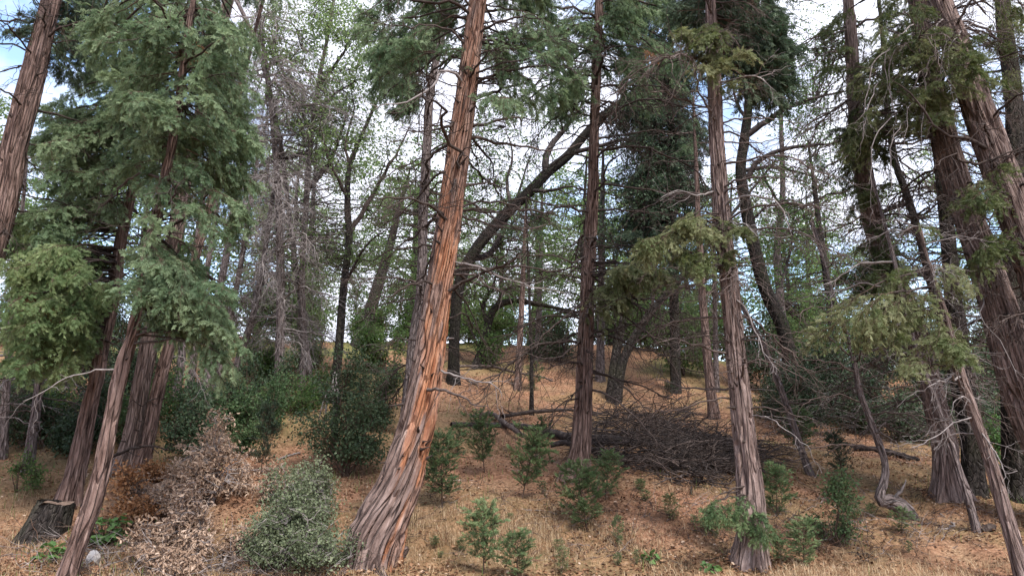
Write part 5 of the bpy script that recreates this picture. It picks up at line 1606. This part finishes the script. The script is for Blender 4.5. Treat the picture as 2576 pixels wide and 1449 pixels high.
def fallen(label, pts, mat='char', twigs=5, tl=0.5, lift=0.0, name='fallen_log', cat='log', group=None, dy=0.0):
    """pixel polyline laid on the ground"""
    P = []
    for q in pts:
        g = on_ground(q[0], q[1] + (q[3] if len(q) > 3 else 0))
        r = q[2] / 2 * mpx(g)
        P.append([g[0], g[1], g[2] + r * 0.7 + lift, r])
    P = np.array(P)
    T = Tree()
    T.base = P[0, :3].copy()
    n = 26
    Q = catmull(P, n)
    Q[:, :3] += rng.normal(0, 0.006, (n, 3))
    V, F = tubes(Q[None, :, :3], (Q[:, 3] * (1 + rng.normal(0, 0.05, n)))[None], 10, True)
    mb = MB().add(V, F)
    me = mb.mesh(name, [M[mat]], T.base, smooth=True)
    if not twigs:
        return tag(part(name, me, None, T.base), label, cat, group)
    T.root = thing(name, label, cat, T.base, group)
    part('trunk', me, T.root)
    for _ in range(twigs):
        k = rng.integers(4, n)
        d = nrm(rng.normal(0, 1, 3) + np.array([0, 0, 0.6]))
        L = tl * rng.uniform(0.4, 1.1)
        kk = np.linspace(0, 1, 5)[:, None]
        X = Q[k, :3] + d * L * kk + np.concatenate([[[0, 0, 0]], rng.normal(0, 0.06, (4, 3)) * L])
        X[:, 2] = np.maximum(X[:, 2], hgt(X[:, 0], X[:, 1]) + 0.01)
        branch_obj(T, X, max(0.005, Q[k, 3] * 0.4), 0.003, mat, 3, L * 0.5)
    return T.root


fallen('long blackened log lying behind the straight red-brown cedar', [(1135, 1074, 15), (1230, 1076, 17), (1327, 1082, 18), (1438, 1110, 26), (1560, 1122, 30), (1700, 1124, 28), (1840, 1128, 20)], 'char', 6)
fallen('forked grey branch propped across the long log', [(1186, 1062, 9), (1236, 1056, 12), (1270, 1080, 13), (1316, 1112, 12)], 'dead', 4, lift=0.10)
fallen('thin bowed branch resting on top of the long log', [(1265, 1068, 10), (1320, 1058, 10), (1380, 1052, 9), (1438, 1050, 8), (1500, 1062, 6)], 'dead_dark', 6, lift=0.16)
fallen('dark bent limb below the long log by the straight cedar', [(1385, 1125, 14), (1420, 1120, 15), (1480, 1135, 16), (1560, 1148, 14), (1680, 1165, 10)], 'char', 8)
fallen('black rotten log behind the grey-brown cedar', [(1640, 1095, 14), (1720, 1100, 20), (1800, 1112, 22), (1850, 1120, 18)], 'char', 4)
fallen('bare curved limb among the twig pile by the grey-brown cedar', [(1752, 1192, 14), (1790, 1188, 14), (1825, 1175, 12), (1845, 1160, 9)], 'dead_dark', 3, lift=0.12)
fallen('fallen log across the slope behind the crooked tree', [(2150, 1132, 14), (2210, 1138, 16), (2260, 1148, 14), (2310, 1160, 10)], 'char', 3)
fallen('thin stick lying on the duff left of the slim dead-looking stem', [(2290, 1318, 4), (2350, 1318, 4), (2420, 1315, 4), (2450, 1312, 3)], 'dead', 2, 0.3, name='fallen_stick', cat='stick')
fallen('forked twig on the duff under the fluted cedar', [(2365, 1292, 3), (2385, 1312, 5), (2400, 1322, 6), (2370, 1335, 5)], 'dead_grey', 2, 0.2, name='fallen_stick', cat='stick')
fallen('bowed thin branch spanning the slope behind the leaning cedar', [(1150, 932, 7), (1230, 932, 7), (1290, 945, 6), (1360, 958, 5), (1390, 968, 4)], 'dead', 5, 0.4, lift=0.1, name='fallen_branch', cat='branch')
fallen('pale stick on the bank beside the tall brown mound', [(690, 1160, 4), (720, 1150, 5), (755, 1140, 4)], 'dead_grey', 0, name='fallen_stick', cat='stick')
fallen('curved pale branch in front of the grey-green shrub', [(560, 1440, 5), (568, 1415, 6), (590, 1390, 6), (600, 1365, 4)], 'dead_grey', 2, 0.2, lift=.05, name='fallen_stick', cat='stick')
fallen('dark stick on the ground below the dead leaf heap', [(500, 1428, 7), (540, 1432, 8), (600, 1436, 7), (650, 1446, 5)], 'char', 2, 0.2, name='fallen_stick', cat='stick')
fallen('long stick slanting past the stump to the slim cedar', [(90, 1420, 5), (130, 1395, 5), (170, 1362, 5), (205, 1340, 4)], 'dead', 2, 0.2, name='fallen_stick', cat='stick')
fallen('broken dark wood chunk beside the slim dead-looking stem', [(2470, 1340, 16), (2485, 1335, 20), (2500, 1330, 14)], 'dead_dark', 0, name='fallen_log')
fallen('pointed pale stick jutting from the brown mound', [(495, 1235, 4), (515, 1220, 5), (545, 1190, 3)], 'dead_grey', 0, lift=0.35, name='fallen_stick', cat='stick')

# root toes of the leaning cedar
for pts in ([(935, 1395, 54), (900, 1408, 40), (868, 1425, 26), (845, 1446, 14)], [(955, 1405, 46), (955, 1425, 36), (965, 1442, 28), (972, 1462, 18)], [(1000, 1370, 46), (1018, 1362, 40), (1035, 1352, 26), (1046, 1345, 10)]):
    P = []
    for q in pts:
        g = on_ground(q[0], min(q[1] + 12, 1470))
        P.append([g[0], min(g[1], t1.base[1] + 0.1), g[2] - 0.01, q[2] / 2 * mpx(g)])
    me, _, _ = trunk_mesh(np.array(P), 40, 0.02, t1.base, [M['bark_main']], 0.0, 0.014, 0, 16, 5)
    me.name = 'root'
    part('root', me, t1.root)


# twig pile: a tangle nobody could count
def pile(label, regs, n, mat_w, L=(0.4, 1.5), zmax=0.5, r=(0.003, 0.010), name='twig_pile', bias=None):
    mb = MB()
    S = []
    for (cx, cy, rx, ry, w) in regs:
        for x, y in ell(cx, cy, rx, ry, int(n * w)):
            g = on_ground(x, y)
            hz = zmax * max(0, 1 - ((x - cx) / rx) ** 2 - ((y - cy) / ry) ** 2) * rng.random()
            S.append(g + np.array([0, 0, 0.01 + hz]))
    S = np.array(S)
    N = len(S)
    a = rng.uniform(0, 2 * np.pi, N) if bias is None else rng.normal(bias, 0.5, N)
    D = np.stack([np.cos(a), np.sin(a) * 0.7, rng.normal(0.05, 0.22, N)], -1)
    E = S + D * rng.uniform(*L, N)[:, None]
    E[:, 2] = np.maximum(E[:, 2], hgt(E[:, 0], E[:, 1]) + 0.01)
    X = wiggle(S, E, 8, 0.10, -0.05)
    X[..., 2] = np.maximum(X[..., 2], hgt(X[..., 0], X[..., 1]) + 0.008)
    rr = rng.uniform(*r, N)[:, None] * np.linspace(1, 0.3, 8)[None]
    V, F = tubes(X, rr, 4)
    c = rng.integers(0, len(mat_w), N)
    mb.add(V, F)
    mi = np.repeat(c, len(F) // N)
    mb.m[-1] = mi
    k = rng.integers(0, N, N * 2)
    j = rng.integers(2, 8, N * 2)
    S2 = X[k, j]
    E2 = S2 + nrm(nrm(X[k, j] - X[k, j - 1]) + rng.normal(0, 0.6, (N * 2, 3)) + np.array([0, 0, 0.15])) * rng.uniform(0.1, 0.5, (N * 2, 1))
    X2 = wiggle(S2, E2, 5, 0.1)
    V, F = tubes(X2, np.broadcast_to(np.linspace(0.0035, 0.0015, 5), (N * 2, 5)), 3)
    mb.add(V, F)
    mb.m[-1] = np.repeat(c[k], len(F) // (N * 2))
    return tag(part(name, mb.mesh(name, [M[q] for q in mat_w])), label, None, None, 'stuff')


pile('tangled pile of dark dead twigs and brush across the slope', [(1650, 1135, 150, 52, .36), (1770, 1180, 130, 50, .32), (1560, 1080, 110, 36, .16), (1860, 1160, 70, 46, .1), (1700, 1070, 110, 30, .06)], 1400,
     ['dead_dark', 'char', 'char', 'dead', 'dead_dark'], (0.3, 1.4), 0.5, (0.003, 0.018))
pile('loose dry twigs strewn over the lower left ground', [(420, 1430, 260, 50, .5), (150, 1400, 150, 60, .2), (700, 1440, 200, 30, .3)], 260, ['dead', 'dead_grey', 'dead_dark'], (0.15, 0.7), 0.05, (0.002, 0.006), 'strewn_twigs')
pile('small twigs strewn over the duff on the right', [(2250, 1300, 320, 100, .5), (1300, 1230, 250, 80, .2), (1650, 1330, 300, 80, .15), (1500, 1000, 250, 60, .15)], 330, ['dead', 'dead_grey', 'dead_dark'], (0.1, 0.5), 0.02,
     (0.0015, 0.005), 'strewn_twigs')
pile('dim tangle of hanging brush under the trees on the right', [(2150, 1100, 230, 60, .5), (2000, 1080, 120, 60, .25), (2330, 1130, 100, 40, .25)], 420, ['dead', 'dead_grey', 'dead_dark'], (0.4, 1.6), 1.6, (0.002, 0.006), 'brush_tangle')


pile('short sticks and bark shreds scattered over the forest floor', [(1500, 1320, 700, 110, .5), (2200, 1330, 380, 100, .3), (300, 1380, 300, 70, .2)], 900, ['dead', 'twig', 'char', 'bark_chip'], (0.04, 0.22), 0.0, (0.002, 0.009), 'strewn_twigs')


# ------------------------------------------------------------------ litter and grass
def scatter(n, y0=8.4, y1=24, power=1.7):
    Y = y0 + (y1 - y0) * rng.random(n) ** power
    X = (rng.random(n) * 2 - 1) * (0.74 * Y + 0.5)
    return X, Y


X, Y = scatter(80000)
keep = rng.random(len(X)) < 0.25 + 0.9 * sstep(0.42, 0.62, fbm(X * 0.8 + 20, Y * 0.8 + 4, 4, 12))
X, Y = X[keep], Y[keep]
P = np.stack([X, Y, hgt(X, Y) + 0.012 + 0.02 * rng.random(len(X))], -1)
for T, r_ in ((t1, 0.42), (t2, 0.30), (t3, 0.27), (l1, 0.2), (l2, 0.16), (l3, 0.25), (r3, 0.14), (r4, 0.36)):
    k = 420
    an, rd = rng.uniform(0, 2 * np.pi, k), r_ * (0.75 + np.abs(rng.normal(0, 0.45, k)))
    qx, qy = T.base[0] + np.cos(an) * rd, T.base[1] + np.sin(an) * rd
    P = np.vstack([P, np.stack([qx, qy, hgt(qx, qy) + 0.015 + np.maximum(0, 1.5 - rd / r_) * 0.09 * rng.random(k)], -1)])
mb = MB()
ax = nrm(rng.normal(0, 1, P.shape) * np.array([1, 1, 0.25]))
leaves(mb, P, 0.05, rng.normal(0.30, 0.22, len(P)) + 0.6 * (rng.random(len(P)) < 0.06) + 0.35 * (vnoise(P[:, 0] * 1.2, P[:, 1] * 1.2, seed=21) - 0.5), 0, 1, 1.2, ax)
tag(part('leaf_litter', mb.mesh('leaf_litter', [M['litter']])), 'curled brown leaf litter strewn over the forest floor', None, None, 'stuff')


def blades(name, label, X, Y, h, mat, tint=0.5, lean=0.45, w=0.004):
    n = len(X)
    B = np.stack([X, Y, hgt(X, Y) - 0.01], -1)
    a = rng.uniform(0, 2 * np.pi, n)
    H = h * rng.uniform(0.4, 1.3, n)
    ln = np.abs(rng.normal(0, lean, n)) * H
    d = np.stack([np.cos(a), np.sin(a), np.zeros(n)], -1)
    s = np.stack([-np.sin(a), np.cos(a), np.zeros(n)], -1) * w
    mid = B + d * (ln * 0.35)[:, None] + np.array([0, 0, 1.0]) * (H * 0.6)[:, None]
    tip = B + d * ln[:, None] + np.array([0, 0, 1.0]) * H[:, None] * 0.95
    V = np.stack([B - s, B + s, mid + s * .7, mid - s * .7, tip], 1).reshape(-1, 3)
    o = np.arange(n)[:, None] * 5
    mb = MB()
    mb.add(V, np.array([[0, 1, 2, 3]]) + o, 0, np.repeat(np.clip(rng.normal(tint, 0.2, n), 0, 1), 5))
    mb.f.append(np.array([[3, 2, 4]]) + o)
    mb.m.append(np.zeros(n))
    return tag(part(name, mb.mesh(name, [M[mat]])), label, None, None, 'stuff')


X, Y = scatter(150000, 8.4, 22, 1.5)
g = fbm(X * 0.55 + 2, Y * 0.55 + 31, 4, 14)
boost = np.exp(-((X + 0.5) / 2.2) ** 2 - ((Y - 10.8) / 0.9) ** 2) * 0.8 + sstep(2.5, 5, X) * (1 - sstep(9.6, 10.8, Y)) * 0.6
keep = rng.random(len(X)) < 0.012 + 0.5 * sstep(0.54, 0.70, g) + boost * 0.9
X, Y = X[keep], Y[keep]
blades('dry_grass', 'thin tan dry grass growing in patches over the duff', X, Y, 0.12, 'grass', 0.5, 0.8, 0.003)
n = 9000
X = np.concatenate([rng.normal(-0.1, 0.9, n), rng.normal(-1.0, 0.35, n // 4), rng.uniform(3.0, 7.0, n // 2)])
Y = np.concatenate([rng.normal(10.7, 0.35, n), rng.normal(9.9, 0.3, n // 4), rng.normal(9.2, 0.25, n // 2)])
keep = vnoise(X * 2.2, Y * 2.2, seed=44) > 0.42
blades('straw_grass', 'pale straw grass patch between the saplings and at the duff edge', X[keep], Y[keep], 0.11, 'grass', 0.6, 0.9, 0.003)
X, Y = scatter(26000, 8.4, 26, 1.0)
g = fbm(X * 0.6 + 42, Y * 0.6 + 11, 4, 15)
keep = rng.random(len(X)) < 0.02 + 0.5 * sstep(0.55, 0.7, g) + 0.75 * sstep(-3.5, -6, X) * sstep(16, 19, Y)
X, Y = X[keep], Y[keep]
blades('green_grass', 'sparse fresh green grass on the bank and floor', X, Y, 0.17, 'grass_green', 0.45)
